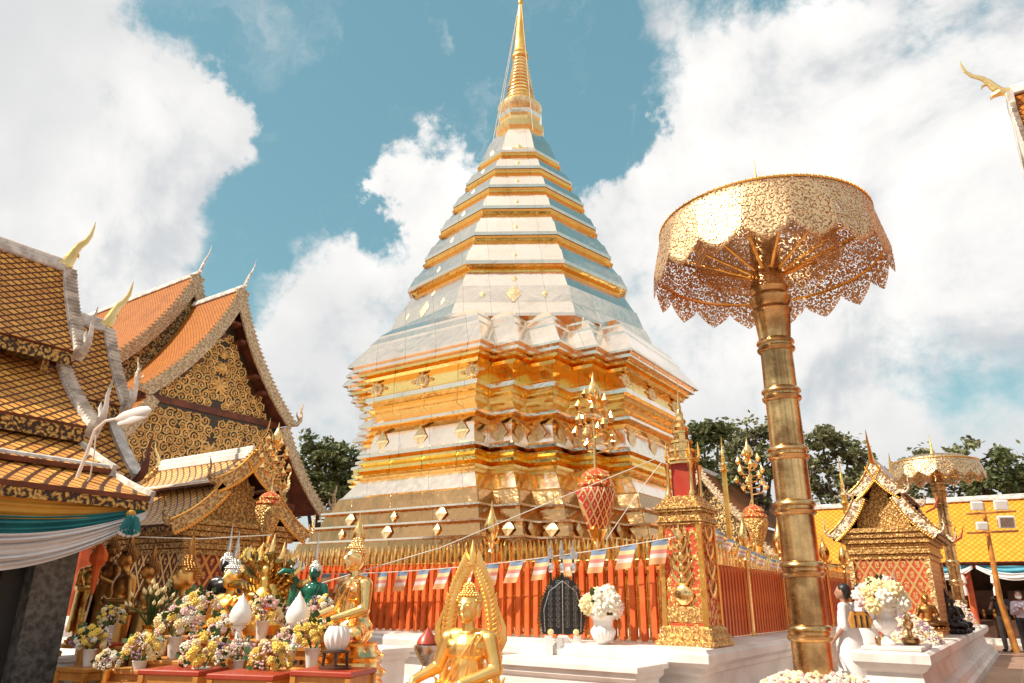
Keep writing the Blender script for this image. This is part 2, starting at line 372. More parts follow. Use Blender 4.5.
# ---------------------------------------------------------------- sun and sky
SAZ=Vector((-.62,-.78,0)).normalized(); SEL=math.radians(47)
SD=SAZ*math.cos(SEL)+Vector((0,0,math.sin(SEL)))
sl=bpy.data.lights.new('sun','SUN'); sl.energy=4.6; sl.angle=math.radians(.55); sl.color=(1.,.90,.76)
so=bpy.data.objects.new('sun',sl); COL.objects.link(so); so.rotation_euler=(-SD).to_track_quat('-Z','Y').to_euler(); so.location=(0,0,40)
w=bpy.data.worlds.new('World'); scene.world=w; w.use_nodes=True
class W(N):
    def __init__(s):
        s.t=w.node_tree; s.t.nodes.clear(); s.out=s.n('OutputWorld')
q=W(); vec0=q.n('TexCoord').outputs['Generated']; vec=vec0
wn_=q.n('TexNoise'); q.l(vec0,wn_.inputs['Vector']); wn_.inputs['Scale'].default_value=5.5; wn_.inputs['Detail'].default_value=7; wn_.inputs['Roughness'].default_value=.62
wc=q.n('VectorMath',operation='SUBTRACT'); q.l(wn_.outputs['Color'],wc.inputs[0]); wc.inputs[1].default_value=(.5,.5,.5)
wm=q.n('VectorMath',operation='MULTIPLY_ADD'); q.l(wc.outputs[0],wm.inputs[0]); wm.inputs[1].default_value=(.30,)*3; q.l(vec0,wm.inputs[2])
wnm=q.n('VectorMath',operation='NORMALIZE'); q.l(wm.outputs[0],wnm.inputs[0]); vwarp=wnm.outputs[0]
sky=q.n('TexSky',sky_type='NISHITA'); sky.sun_disc=False; sky.sun_elevation=SEL; sky.sun_rotation=math.atan2(SAZ.x,SAZ.y); sky.altitude=1000; sky.air_density=1.; sky.dust_density=.6
sp=q.n('SeparateXYZ'); q.l(vec,sp.inputs[0]); zz=q.math('ADD',q.math('MAXIMUM',sp.outputs[2],0.),.32)
cb=q.n('CombineXYZ')
for i in (0,1): q.l(q.math('DIVIDE',sp.outputs[i],zz),cb.inputs[i])
n1=q.noise(cb.outputs[0],1.5,9,.56,.25); n2=q.noise(vec,3.2,8,.6,.3); n3=q.noise(vec,9.,6,.62,.3)
cov=q.math('ADD',q.math('MULTIPLY',q.math('SUBTRACT',n2,.5),2.4),q.math('MULTIPLY',q.math('SUBTRACT',n3,.5),1.5))
cov=q.math('ADD',cov,.30)
def blob(px,py,r,wt):
    global cov
    d=ray(px,py).normalized(); dt=q.n('VectorMath',operation='DOT_PRODUCT'); q.l(vwarp,dt.inputs[0]); dt.inputs[1].default_value=d
    a=r/FPX*.9
    f=q.n('MapRange',interpolation_type='SMOOTHSTEP'); q.l(dt.outputs['Value'],f.inputs[0])
    f.inputs[1].default_value=math.cos(a*1.75); f.inputs[2].default_value=math.cos(a*.2); f.inputs[3].default_value=0; f.inputs[4].default_value=wt
    cov=q.math('ADD',cov,f.outputs[0])
for b in ((255,30,60,-1.1),(330,90,75,-1.1),(305,200,60,-1.0),(225,272,50,-.9),(380,215,38,-.8),(470,50,90,-1.2),(555,80,70,-1.1),(515,140,55,-.9),(600,120,30,-.7),(920,368,34,-.2),(350,150,60,-.9),(420,40,60,-.2),
          (430,55,40,.8),(400,235,45,.8),(440,170,45,1.5),(345,152,26,1.3),(110,130,120,.6),(110,20,60,-.25),(300,300,50,.5),(700,150,120,.5),(240,160,40,.35),(880,130,140,.4),(760,330,90,.35),(820,390,60,.25),(500,300,60,.5),(870,500,60,.4),(300,400,50,.4),(60,250,90,.5)): blob(*b)
def dblob(azd,eld,rd,wt):
    global cov
    a_,e_=math.radians(azd),math.radians(eld); d=(math.cos(a_)*math.cos(e_),math.sin(a_)*math.cos(e_),math.sin(e_))
    dt=q.n('VectorMath',operation='DOT_PRODUCT'); q.l(vwarp,dt.inputs[0]); dt.inputs[1].default_value=d
    f=q.n('MapRange',interpolation_type='SMOOTHSTEP'); q.l(dt.outputs['Value'],f.inputs[0])
    f.inputs[1].default_value=math.cos(math.radians(rd*1.3)); f.inputs[2].default_value=math.cos(math.radians(rd*.5)); f.inputs[3].default_value=0; f.inputs[4].default_value=wt
    cov=q.math('ADD',cov,f.outputs[0])
dblob(86,58,18,-1.5); dblob(-110,70,28,.9); dblob(-56,88,20,.5)  # unseen blue opening and clouds added overhead for the pagoda facets to reflect
thin=q.math('MULTIPLY',q.mr(q.noise(vwarp,3.0,7,.65,1.2),.50,.72),.42)
mask=q.math('MAXIMUM',q.mr(cov,-.32,.52),thin)
up=q.n('VectorMath',operation='ADD'); q.l(vec,up.inputs[0]); up.inputs[1].default_value=tuple(SD*.06)
n4=q.noise(up.outputs[0],3.2,8,.6,.3)
shade=q.math('ADD',q.math('MULTIPLY',q.math('SUBTRACT',n2,n4),3.2),.62,clamp=True)
low=q.mr(q.noise(vec,1.9,4,.5),.40,.62)
ccol=q.mix(q.math('MULTIPLY',shade,low),(5.3,5.35,5.4),(7.7,7.55,7.3))
zen=q.mr(sp.outputs[2],.80,.95)
ccol=q.mix(zen,ccol,(9.,8.8,8.5))  # clouds overhead, out of view, brightened for the pagoda to reflect
ccol=q.mix(q.math('MULTIPLY',q.mr(shade,.1,.6),1.),(4.6,4.8,5.0),ccol)
tint=q.n('Mix',data_type='RGBA',blend_type='MULTIPLY'); tint.inputs[0].default_value=1.; q.l(sky.outputs[0],tint.inputs[6]); tint.inputs[7].default_value=(1.55,1.55,1.0,1)
skyc=q.mix(.55,tint.outputs[2],(1.25,3.1,4.0))
col=q.mix(mask,skyc,ccol)
bg=q.n('Background'); q.l(col,bg.inputs[0]); bg.inputs[1].default_value=.1; q.l(bg.outputs[0],q.out.inputs[0])
# ---------------------------------------------------------------- ground
def gz(u,v): return ((u-.5)*1600,(v-.5)*1600,0)
g=MB().grid(gz,8,8); go=g.build('ground','floor'); tag(go,'red brown square tiled courtyard floor',None,kind='structure')
# ---------------------------------------------------------------- chedi
CH=thing('chedi','tall gilded pagoda with redented square base, eight sided tiers and ringed spire','pagoda')
ms=(1.85,2.42,3.08,3.58,4.08)
def redent(s,grow=0.):
    m=[v+(s-1)*ms[4]+grow for v in ms]; q1=[(m[4],-m[0]),(m[4],m[0]),(m[3],m[0]),(m[3],m[1]),(m[2],m[1]),(m[2],m[2]),(m[1],m[2]),(m[1],m[3]),(m[0],m[3]),(m[0],m[4])]
    out=[]
    for k in range(4):
        c,s_=round(math.cos(k*PI/2)),round(math.sin(k*PI/2))
        out+=[(x*c-y*s_,x*s_+y*c) for x,y in q1[1:]+[]]
    return out
def zc(s,y):       # height of profile point seen at row y on the front-right edge
    s=.5*s+.465; D=(Vector((ms[0]+(s-1)*ms[4],-ms[4]*s,0))-CAMP).dot(HF)
    return at(482,y,D).z
G_,P_=1,0
prof=[(1.19,None,.85,P_),(1.17,None,1.45,P_),(1.14,None,1.46,P_),(1.125,539,0,2),(1.14,538.6,0,2),(1.14,536.6,0,2),(1.095,536.2,0,P_),(1.08,522.6,0,2),(1.098,522.2,0,2),(1.098,520.2,0,2),(1.055,519.8,0,P_),(1.04,506.4,0,2),(1.058,506,0,2),(1.058,504,0,2),(1.02,503.6,0,P_),(1.0,489,0,2),(.985,487,0,2),(.925,468,0,1),
 (.94,466,0,1),(.95,463.5,0,1),(.93,461.5,0,1),(.955,459,0,1),(.955,456,0,1),(.92,453.5,0,1),(.935,450.5,0,1),(.935,448,0,1),(.905,446,0,2),(.945,444,0,2),(.945,441,0,2),(.90,438,0,2),(.885,419,0,1),(.90,417,0,1),(.915,415,0,1),(.90,413,0,2),(.95,411.5,0,2),(.95,408,0,2),(.89,398,0,1),
 (.90,395,0,1),(.915,392,0,1),(.895,390,0,1),(.905,387,0,1),(.90,384,0,2),(.93,382.5,0,2),(.93,378,0,1),(.90,376,0,1),(.895,362,0,1),(.93,360,0,1),(.945,357,0,1),(.93,355.5,0,1),(.965,353.5,0,1),(.965,350.5,0,2),(.955,350,0,2),(.99,348,0,2),(.99,345,0,2),(.985,344,0,2),(1.01,343,0,2),(1.01,340,0,2),(.935,322,0,2)]
rings=[];mi=[]
for s,y,z,m in prof:
    rings.append((redent(s),z if y is None else zc(s,y))); mi.append(m)
lev=[r[1] for r in rings]
for i in range(1,len(lev)):
    if lev[i]<=lev[i-1]: lev[i]=lev[i-1]+.012
rings=[(r[0],z) for r,z in zip(rings,lev)]
zt=lev[-1]
bb=MB(); bb.loft(rings,mi,cap=True)
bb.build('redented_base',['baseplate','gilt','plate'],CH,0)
# roof courses stepping back to the octagon
def octa(R,rot=9.5): return [(R*math.cos(math.radians(rot+45*k)),R*math.sin(math.radians(rot+45*k))) for k in range(8)]
st=MB(); z=zt
for a,b,h in ((.932,.90,.24),(.895,.845,.26)):
    st.loft([(redent(a),z-.02),(redent(a),z+.06),(redent(b),z+h)],0); z+=h
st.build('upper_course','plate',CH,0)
oc=[(7.45,3.62),(8.68,3.02),(9.62,2.62),(10.55,2.24),(11.34,1.92),(12.10,1.58),(12.85,1.24)]
for i in range(len(oc)-1):
    (z0,R0),(z1,R1)=oc[i],oc[i+1]; dz=z1-z0; t=MB()
    if i==0:
        R1e=R1-.17; t.loft([(octa(3.56),z-.06),(octa(3.54),z+.02),(octa(3.42),7.5),(octa(3.38),7.53),(octa(3.22),8.0),(octa(3.17),8.02),(octa(2.92),8.47),(octa(2.80),8.5),(octa(2.80),8.56),(octa(2.92),8.60),(octa(3.0),8.66)],[0,0,0,0,0,0,0,1,1,1])
    else:
        Ri=R1+(R0-R1)*.35
        t.loft([(octa(R0),z0-.04),(octa(R0+.01),z0+.05*dz),(octa(R0-.03),z0+.07*dz),(octa(R0-.05-(R0-R1)*.3),z0+dz*.42),(octa(R0-.07-(R0-R1)*.35),z0+dz*.43),(octa(Ri-.17),z0+dz*.78),(octa(Ri-.17),z0+dz*.80),(octa(Ri-.09),z0+dz*.82),(octa(Ri-.13),z0+dz*.86),(octa(R1-.05),z1-.1),(octa(R1-.02),z1-.05)],[0,0,0,0,0,1,1,1,1,1])
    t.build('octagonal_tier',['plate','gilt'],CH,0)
t=MB(); t.loft([(octa(1.2),12.80),(octa(1.22),12.88),(octa(1.13),13.0),(octa(.93),13.55),(octa(.72),13.9),(octa(.60),13.98)],0)
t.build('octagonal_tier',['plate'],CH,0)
sp_=MB(); R8=lambda R:octa(R)
sp_.loft([(octa(.66),13.92),(octa(.74),14.02),(octa(.76),14.2),(octa(.64),14.25),(octa(.62),14.42),(octa(.66),14.5),(octa(.70),14.62),(octa(.58),14.68),(octa(.50),14.8)],[0,0,0,0,0,1,0,0])
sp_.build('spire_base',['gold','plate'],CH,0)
pr=[(.5,14.72),(.58,14.8),(.64,14.92),(.66,15.02),(.56,15.1),(.52,15.16)]
MB().lathe([(r,z) for r,z in pr],n=28).build('bell','diamond',CH)
pr=[];zz0=15.12
for k in range(13):
    r=.47-.021*k; za=zz0+k*.135; pr+=[(r*.86,za),(r,za+.03),(r,za+.085),(r*.86,za+.12)]
MB().lathe(pr,n=24).build('ring_cone','gold',CH,60)
zb=zz0+13*.135
MB().lathe([(.22,zb-.02),(.26,zb+.02),(.25,zb+.1),(.21,zb+.14),(.235,zb+.2),(.2,zb+.3),(.185,zb+.5),(.15,zb+1.0),(.11,zb+1.55),(.075,zb+2.0),(.055,zb+2.1),(.085,zb+2.16),(.085,zb+2.25),(.04,zb+2.34),(.02,zb+2.9),(.005,zb+3.2)],n=18).build('spire','goldleaf',CH)
for a,l in ((200,'l'),(330,'r'),(255,'m')):
    a=math.radians(a); q0=Vector((math.cos(a)*.06,math.sin(a)*.06,zb+2.1)); q1=Vector((math.cos(a)*.86,math.sin(a)*.86,13.75))
    MB().tube([q0,(q0+q1)/2-Vector((0,0,.04)),q1],.010,5).build('stay_wire','wire',CH)
# chased diamonds fixed on the base plates and panels
def diam(w,h,t=.010):
    b=MB(); b.add([(-w,0,0),(0,0,-h),(w,0,0),(0,0,h),(0,-t,0)],[(0,1,4),(1,2,4),(2,3,4),(3,0,4)]); return b.mesh('chased_diamond','diamond',0)
DM=diam(.19,.25); DS=diam(.08,.11); DB=diam(.135,.165,.02)
def put_d(me,x,s,z,face,lean=0.):
    # face 0 = front (-Y), 1 = right (+X)
    if face==0: return link('diamond_ornament',me,CH,(x,-s-.012,z),(lean,0,0))
    return link('diamond_ornament',me,CH,(s+.012,x,z),(lean,0,PI/2))
def zmid(y0,y1,s): return (zc(s,y0)+zc(s,y1))/2
for (y0,y1,s) in ((522.6,536.2,1.0875),(506.4,519.8,1.0475)):
    z=zmid(y0,y1,s); 
    for face in (0,1):
        half=ms[0]*s
        for k in range(-1,2):
            if True: put_d(DB if (k+ (y0<510))%2==0 else DS,k*half*.62,ms[4]*s+.03,z,face,-.2)
        for k,(mx,my) in enumerate(((1,3),(2,2),(3,1))):
            for sg in (-1,1):
                c=(ms[mx]+ms[mx-1])/2*s
                put_d(DB,sg*(c/s+(s-1)*ms[4]),ms[my]+(s-1)*ms[4]+.03,z,face,-.2) if y0>515 else None
z=zmid(419,438,.8925)
for face in (0,1):
    for x in (-1.1,0,1.1): put_d(DM,x,ms[4]*.8925+.01,z,face)
    for mx,my in ((1,3),(2,2),(3,1)):
        for sg in (-1,1): put_d(DM,sg*((ms[mx]+ms[mx-1])/2-.1075*ms[4]),ms[my]-.1075*ms[4]+.01,z,face)
fl=MB()
for k in range(8): fl.ell((.12*math.cos(k*PI/4),0,.1*math.sin(k*PI/4)),(.07,.04,.07),8,5)
fl.ell((0,-.02,0),(.09,.06,.08),10,6); fl.ell((.24,0,0),(.08,.03,.04),8,5); fl.ell((-.24,0,0),(.08,.03,.04),8,5)
FM=fl.mesh('frieze_rosette','diamond')
z=zmid(363,375,.8975)
for face in (0,1):
    for x in (-1.35,0,1.35):
        link('rosette',FM,CH,(x,-ms[4]*.8975-.02,z) if face==0 else (ms[4]*.8975+.02,x,z),(0,0,0 if face==0 else PI/2))
for k in range(4,8):
    a=math.radians(45*k-13); tv=Vector((-math.sin(a),math.cos(a),0))
    for dx_,zz_,me_ in ((0,7.76,DM),(-.7,7.76,DS),(.7,7.76,DS),(0,8.24,DS)):
        r=(3.38-(zz_-7.53)*.34 if zz_<8 else 3.17-(zz_-8.02)*.555)*math.cos(PI/8)+.006; c_=Vector((r*math.cos(a),r*math.sin(a),zz_))+tv*dx_
        link('diamond_ornament',me_,CH,c_,(-.32 if zz_<8 else -.48,0,a+PI/2))
# small bosses on the octagon faces
OM=diam(.10,.13,.02)
for i,(z0,R0) in enumerate(oc[1:],1):
    z1,R1=(oc[i+1] if i+1<len(oc) else (13.6,.9))
    for k in range(4,8):
        a=math.radians(45*k-13); ap=math.cos(PI/8)
        r=(R0-.05-(R0-R1)*.15)*ap+.012; sl=math.atan2((R0-R1)*.35,(z1-z0)*.4)
        o=link('boss',OM,CH,(r*math.cos(a),r*math.sin(a),z0+(z1-z0)*.22),(0,0,0)); 
        o.rotation_mode='XYZ'; o.rotation_euler=(-sl*.9,0,a+PI/2)
# ---------------------------------------------------------------- plinth
FX=6.7
PL=thing('stepped_plinth','long white moulded plinth that carries the fence round the pagoda','plinth')
def sq(a): return [(-a,-a),(a,-a),(a,a),(-a,a)]
b=MB(); b.loft([(sq(7.45),0.),(sq(7.45),.12),(sq(7.38),.14),(sq(7.32),.26),(sq(7.12),.30),(sq(7.05),.34),(sq(7.05),.58),(sq(7.12),.61),(sq(7.12),.66),(sq(7.22),.72),(sq(7.22),.80),(sq(7.19),.83),(sq(7.19),.85),(sq(7.0),.86)],0)
b.build('moulded_base','white',PL,0)
# outer platform on the right with the far parasol
OP=thing('side_platform','long white moulded platform along the right side below the far parasol','platform')
def rc(x0,x1,y0,y1,g=0): return [(x0-g,y0-g),(x1+g,y0-g),(x1+g,y1+g),(x0-g,y1+g)]
b=MB(); A=(8.18,8.72,-4.1,9.2)
b.loft([(rc(*A,.28),0),(rc(*A,.28),.10),(rc(*A,.22),.14),(rc(*A,.20),.26),(rc(*A,.08),.30),(rc(*A,.04),.50),(rc(*A,.10),.54),(rc(*A,.17),.62),(rc(*A,.17),.72),(rc(*A,.13),.75)],0)
b.build('moulded_base','white',OP,0)
b=MB(); b.box((8.12,-4.2,.751),(8.80,-3.0,.80),0,.012); b.build('top_slab','white',OP,0)
# front pedestals
def pedestal(lbl,x0,x1,y0,y1,h):
    t=thing('white_pedestal',lbl,'pedestal',((x0+x1)/2,(y0+y1)/2,0)); X=(x1-x0)/2; Y=(y1-y0)/2
    b=MB(); b.loft([(rc(-X,X,-Y,Y,.05),0),(rc(-X,X,-Y,Y,.05),.1),(rc(-X,X,-Y,Y,-.04),.14),(rc(-X,X,-Y,Y,-.04),h-.16),(rc(-X,X,-Y,Y,.0),h-.12),(rc(-X,X,-Y,Y,.0),h-.06)],0); b.build('body','white',t,0)
    b=MB(); b.loft([(rc(-X,X,-Y,Y,.04),h-.058),(rc(-X,X,-Y,Y,.04),h-.01),(rc(-X,X,-Y,Y,.02),h)],0); b.build('top_slab','white',t,0)
    return t
pedestal('wide white pedestal in front of the fence under the urn of peonies',5.0,6.75,-7.95,-7.27,.72)
pedestal('small white pedestal behind the seated golden buddha',2.95,3.45,-8.0,-7.5,.74)
# ---------------------------------------------------------------- fences
pk=MB(); pk.lathe([(.03,-.25),(.03,.62),(.037,.64),(.028,.66),(.037,.72),(.026,.80),(.006,.90)],n=6); PK=pk.mesh('picket','gold')
pk2=MB(); pk2.box((-.032,-.014,0),(.032,.014,.84),0,.004); pk2.add([(-.032,-.012,.84),(.032,-.012,.84),(.032,.012,.84),(-.032,.012,.84),(0,0,.92)],[(0,1,4),(1,2,4),(2,3,4),(3,0,4)]); SLm=pk2.mesh('slat','slat',0)
ft=MB(); ft.box((-.03,-.025,0),(.03,.0,.10)); FT=ft.mesh('slat_foot','gold',0)
def fence(lbl,p0,rz,L,nn,grp=None):
    t=thing('picket_fence',lbl,'fence',(p0[0],p0[1],.86),rz)
    for k in range(nn):
        x=(k+.5)*L/nn
        if nn>90: pass
        link('slat',SLm,t,(x,-.02,0.012)); 
    for k in range(nn-1):
        x=(k+1)*L/nn; link('picket',PK,t,(x,.045,.28))
    b=MB()
    for k in range(nn): b.lathe([(.028,.05),(.028,.98),(.034,1.0),(.026,1.05),(.034,1.09),(.006,1.20)],((k+.5)*L/nn,.05,0),5)
    tag(b.build('infill_picket','gold',t),kind='stuff')
    b=MB(); 
    for z,th in ((.03,.03),(.46,.03),(.80,.035)): b.box((0,.0,z),(L,.022,z+th))
    b.build('rail','gold',t,0)
    b=MB(); b.box((0,.055,.72),(L,.085,.76)); b.box((0,.055,1.02),(L,.085,1.045)); b.build('upper_rail','gold',t,0)
    return t
fence('gold and vermilion picket fence along the front of the pagoda',(-6.6,-6.62),0,13.2,98)
fence('gold and vermilion picket fence receding along the right side of the pagoda',(6.62,-6.3),PI/2,13.0,98)
# lotus bud posts along the fences
def bud_post():
    t=thing('bud_post','x','fence post',(0,0,.86))
    MB().lathe([(.05,0),(.05,.05),(.032,.07),(.032,1.25),(.05,1.28),(.03,1.32),(.06,1.38),(.035,1.42)],n=14).build('shaft','gold',t)
    MB().lathe([(.035,1.42),(.085,1.50),(.105,1.58),(.09,1.66),(.045,1.76),(.018,1.86),(.004,1.96)],n=18).build('lotus_bud','gold',t)
    for k in range(6):
        a=k*PI/3; MB().tube([(.03*math.cos(a),.03*math.sin(a),1.38),(.10*math.cos(a),.10*math.sin(a),1.40),(.13*math.cos(a),.13*math.sin(a),1.47)],[.012,.02,.003],6).build('petal','goldleaf',t)
    return t
bp=bud_post()
PT=[(360,516,'F','lotus bud post rising behind the golden monk statue'),(492,505,'F','lotus bud post on the front fence right above the seated buddha'),
    (742,516,'R','round lotus bud post next to the red corner shrine'),(777,521,'R','lotus bud post half hidden behind the tall brass column'),
    (822,537,'R','lotus bud post just right of the tall brass column'),(841,543,'R','lotus bud post beside the red gabled shrine')]
for k,(px,py,s,lb) in enumerate(PT):
    d=ray(px,py); t=((-6.72-CAMP.y)/d.y) if s=='F' else ((6.72-CAMP.x)/d.x); p=CAMP+d*t
    loc=(p.x,p.y,p.z-1.90)
    o=bp if k==0 else clone(bp,loc); o.location=loc; tag(o,lb,'fence post','lotus bud posts on the fences')
    if loc[2]>.86:      # small block under it
        link('foot',MB().box((-.06,-.06,0),(.06,.06,loc[2]-.85)).mesh('foot','gold'),o,(0,0,-(loc[2]-.86)))
# ---------------------------------------------------------------- thai roofs
def curve(y0,z0,y1,z1,sag=.12,n=6):
    """concave sweep from the ridge side (y0,z0) to the eave (y1,z1)"""
    L=math.hypot(y1-y0,z1-z0); nx,nz=(z1-z0)/L,-(y1-y0)/L   # towards the inside-below
    return [(y0+(y1-y0)*t+nx*sag*L*4*t*(1-t)*.5,z0+(z1-z0)*t+nz*sag*L*4*t*(1-t)*.5) for t in [k/n for k in range(n+1)]]
CHO=[(0,0),(.10,.02),(.24,.10),(.33,.25),(.40,.42),(.50,.56),(.66,.70),(.76,.86),(.80,1.05),(.815,1.2)]
CHR=[.10,.11,.10,.085,.065,.055,.045,.035,.02,.004]
def chofa(parent,x,y,z,dx,size,mat,name='roof_finial',hx=1.,fat=1.):
    b=MB(); P=[(x+dx*a*size*hx,y,z+c*size) for a,c in CHO]; b.tube(P,[r*size*fat for r in CHR],8,0,.6,up=(0,0,1))
    b.tube([(x+dx*.24*size*hx,y,z+.08*size),(x+dx*.40*size*hx,y,z+.04*size),(x+dx*.44*size*hx,y,z-.04*size)],[.08*size,.05*size,.006*size],7)
    b.tube([(x+dx*.40*size*hx,y,z+.38*size),(x+dx*.52*size*hx,y,z+.36*size),(x+dx*.56*size*hx,y,z+.28*size)],[.05*size,.03*size,.004*size],6)
    return b.build(name,mat,parent)
def roof(parent,x0,x1,tiers,tile,barge,ridge='oldwhite',bw=.3,th=.05,ends=(1,),cs=1.,chm='gold',hang=.6,hm=None,teeth=.12,fascia=None,rw=.08,bt=.05,ov=.0,hx=1.,fat=1.,slim=1.,rim=None):
    """ridge along local x from x0 to x1; tiers = lists of (y,z) down one side, mirrored on the other"""
    for ti,pf in enumerate(tiers):
        for sg in (1,-1):
            b=MB(); n=len(pf)
            def nrm(k):
                a=pf[max(k-1,0)]; c=pf[min(k+1,n-1)]; dy,dz=c[0]-a[0],c[1]-a[1]; L=math.hypot(dy,dz); return (-dz/L,dy/L)
            top=[(sg*y,z) for y,z in pf]; bot=[(sg*(y-nrm(k)[0]*th),z-nrm(k)[1]*th) for k,(y,z) in enumerate(pf)]
            for k in range(n-1):
                (a0,a1),(c0,c1)=top[k],top[k+1]; b.add([(x0,a0,a1),(x1,a0,a1),(x1,c0,c1),(x0,c0,c1)],[(0,1,2,3)],0)
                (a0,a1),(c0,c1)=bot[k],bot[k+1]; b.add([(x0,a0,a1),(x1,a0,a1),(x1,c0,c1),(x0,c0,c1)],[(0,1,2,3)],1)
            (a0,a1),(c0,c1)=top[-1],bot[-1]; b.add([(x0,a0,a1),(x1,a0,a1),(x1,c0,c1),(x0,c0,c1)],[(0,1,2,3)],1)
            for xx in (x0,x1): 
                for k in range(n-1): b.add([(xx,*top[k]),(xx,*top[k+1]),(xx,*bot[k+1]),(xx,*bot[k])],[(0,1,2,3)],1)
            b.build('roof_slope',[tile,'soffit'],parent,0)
            if fascia:
                y,z=pf[-1]; MB().box((x0,min(sg*(y-.05),sg*(y-.02)),z-.04-fascia),(x1,max(sg*(y-.05),sg*(y-.02)),z-.03)).build('fretwork_fascia','fret',parent,0)
            for e in ends:
                xe=x1 if e==1 else x0; dx=1 if e==1 else -1
                b=MB(); out=[];inn=[]
                for k,(y,z) in enumerate(pf):
                    m=nrm(k); out.append((y+m[0]*.05,z+m[1]*.05)); inn.append((y-m[0]*bw,z-m[1]*bw))
                xa,xb=xe-dx*.005-(.004 if sg<0 else 0)*dx,xe+dx*bt-(.004 if sg<0 else 0)*dx
                for k in range(n-1):
                    P=[(sg*out[k][0],out[k][1]),(sg*out[k+1][0],out[k+1][1]),(sg*inn[k+1][0],inn[k+1][1]),(sg*inn[k][0],inn[k][1])]
                    b.loft([[(xa,*p) for p in P],[(xb,*p) for p in P]])
                    if teeth:
                        (y0_,z0_),(y1_,z1_)=out[k],out[k+1]; L=math.hypot(y1_-y0_,z1_-z0_); nt=max(1,int(L/teeth)); m=nrm(k)
                        for j in range(nt):
                            t0,t1=j/nt,(j+.75)/nt
                            A=(y0_+(y1_-y0_)*t0,z0_+(z1_-z0_)*t0); B=(y0_+(y1_-y0_)*t1,z0_+(z1_-z0_)*t1); Cc=(B[0]+m[0]*teeth*.6,B[1]+m[1]*teeth*.6)
                            P=[(sg*A[0],A[1]),(sg*B[0],B[1]),(sg*Cc[0],Cc[1])]
                            b.loft([[(xa+dx*.01,*p) for p in P],[(xb-dx*.01,*p) for p in P]])
                bo=b.build('bargeboard',barge,parent,0)
                if rim:
                    r2=MB(); xm=xb+dx*.004
                    for L_ in (out,inn): r2.tube([(xm,sg*y,z) for y,z in L_],.013,6)
                    for k in range(n-1):
                        for j in range(4):
                            t_=(j+.5)/4; r2.ell((xm,sg*(inn[k][0]+(inn[k+1][0]-inn[k][0])*t_-nrm(k)[0]*.018),inn[k][1]+(inn[k+1][1]-inn[k][1])*t_-nrm(k)[1]*.018),(.012,.02,.02),6,4)
                    r2.build('trim',rim,bo,50)
                if hang:
                    y,z=pf[-1]; h=hang; xc=(xa+xb)/2
                    Q=[(xc,sg*(y-.12*h),z-.08*h),(xc,sg*(y+.10*h),z-.02*h),(xc,sg*(y+.26*h),z+.16*h),(xc,sg*(y+.30*h),z+.40*h),(xc,sg*(y+.26*h),z+.62*h),(xc,sg*(y+.33*h),z+.85*h),(xc,sg*(y+.36*h),z+1.*h)]
                    f=MB().tube(Q,[.12*h*slim,.15*h*slim,.13*h*slim,.09*h*slim,.07*h*slim,.04*h*slim,.006*h],8,0,.5,up=(1,0,0))
                    f.tube([Q[2],(xc,sg*(y+.08*h),z+.36*h),(xc,sg*(y+.06*h),z+.52*h)],[.09*h,.05*h,.006*h],6,0,.5,up=(1,0,0))
                    f.build('eave_finial',hm or barge,bo)
    if ridge:
        z=tiers[0][0][1]; b=MB(); b.box((x0,-rw,z-.06),(x1,rw,z+.06),0,.02); b.box((x0,-rw*.5,z+.055),(x1,rw*.5,z+.14),0,.015); b.build('ridge',ridge,parent,0)
    for e in ends:
        if cs: chofa(parent,(x1 if e==1 else x0)-(.1 if e==1 else -.1)*cs,0,tiers[0][0][1]+.02,1 if e==1 else -1,cs,chm,hx=hx,fat=fat)
def gable(parent,x,poly,mat,name='gable_panel',th=.08):
    """poly: right half outline from the top down [(y,z)...]; mirrored"""
    P=[(x,y,z) for y,z in poly]+[(x,-y,z) for y,z in reversed(poly)]
    return MB().prism(P,(th,0,0)).build(name,mat,parent,0)
def scrolls(parent,x,inside,y1,z0,z1,sp,r,mat='goldleaf2',th=.022,seed=1):
    """raised scrollwork, mirrored about the middle: spirals with leaf lobes on a hexagonal layout"""
    r_=random.Random(seed); b=MB(); row=0; z=z0
    while z<z1:
        y=sp*.5*(.9 if row%2 else 1.9)
        while y<y1:
            yy=y+r_.uniform(-.05,.05)*sp; zz=z+r_.uniform(-.05,.05)*sp
            if inside(yy,zz):
                R=r*r_.uniform(.85,1.12); dr=1 if (row+int(y/sp))%2 else -1; a0=r_.uniform(0,6.28)
                pts=[(yy+math.cos(a0+dr*t*10.5)*R*(1-t*.86),zz+math.sin(a0+dr*t*10.5)*R*(1-t*.86)) for t in [k/17 for k in range(18)]]
                for sg in (1,-1):
                    b.tube([(x+th*.4,sg*p,w_) for p,w_ in pts],[th*(1.25-.5*k/17) for k in range(18)],5)
                    for k in range(0,11,2):
                        t=k/17; a=a0+dr*t*10.5; q0=pts[k]; q1=(q0[0]+math.cos(a+.5*dr)*R*.34,q0[1]+math.sin(a+.5*dr)*R*.34)
                        b.tube([(x+th*.4,sg*q0[0],q0[1]),(x+th*.8,sg*(q0[0]*.5+q1[0]*.5),(q0[1]+q1[1])*.5),(x+th*.4,sg*q1[0],q1[1])],[th*.8,th*1.1,th*.2],5)
                    b.ell((x+th*.8,sg*pts[-1][0],pts[-1][1]),(th*1.2,th*1.7,th*1.7),6,4)
            y+=sp
        z+=sp*.84; row+=1
    return b.build('scrollwork',mat,parent,50)
def inpoly(poly,m):
    def f(y,z):
        if z<poly[-1][1]+m or z>poly[0][1]-m: return False
        for (a0,a1),(c0,c1) in zip(poly,poly[1:]):
            if c1<=z<=a1 and abs(a1-c1)>1e-6: return y<a0+(c0-a0)*(a1-z)/(a1-c1)-m
        return True
    return f
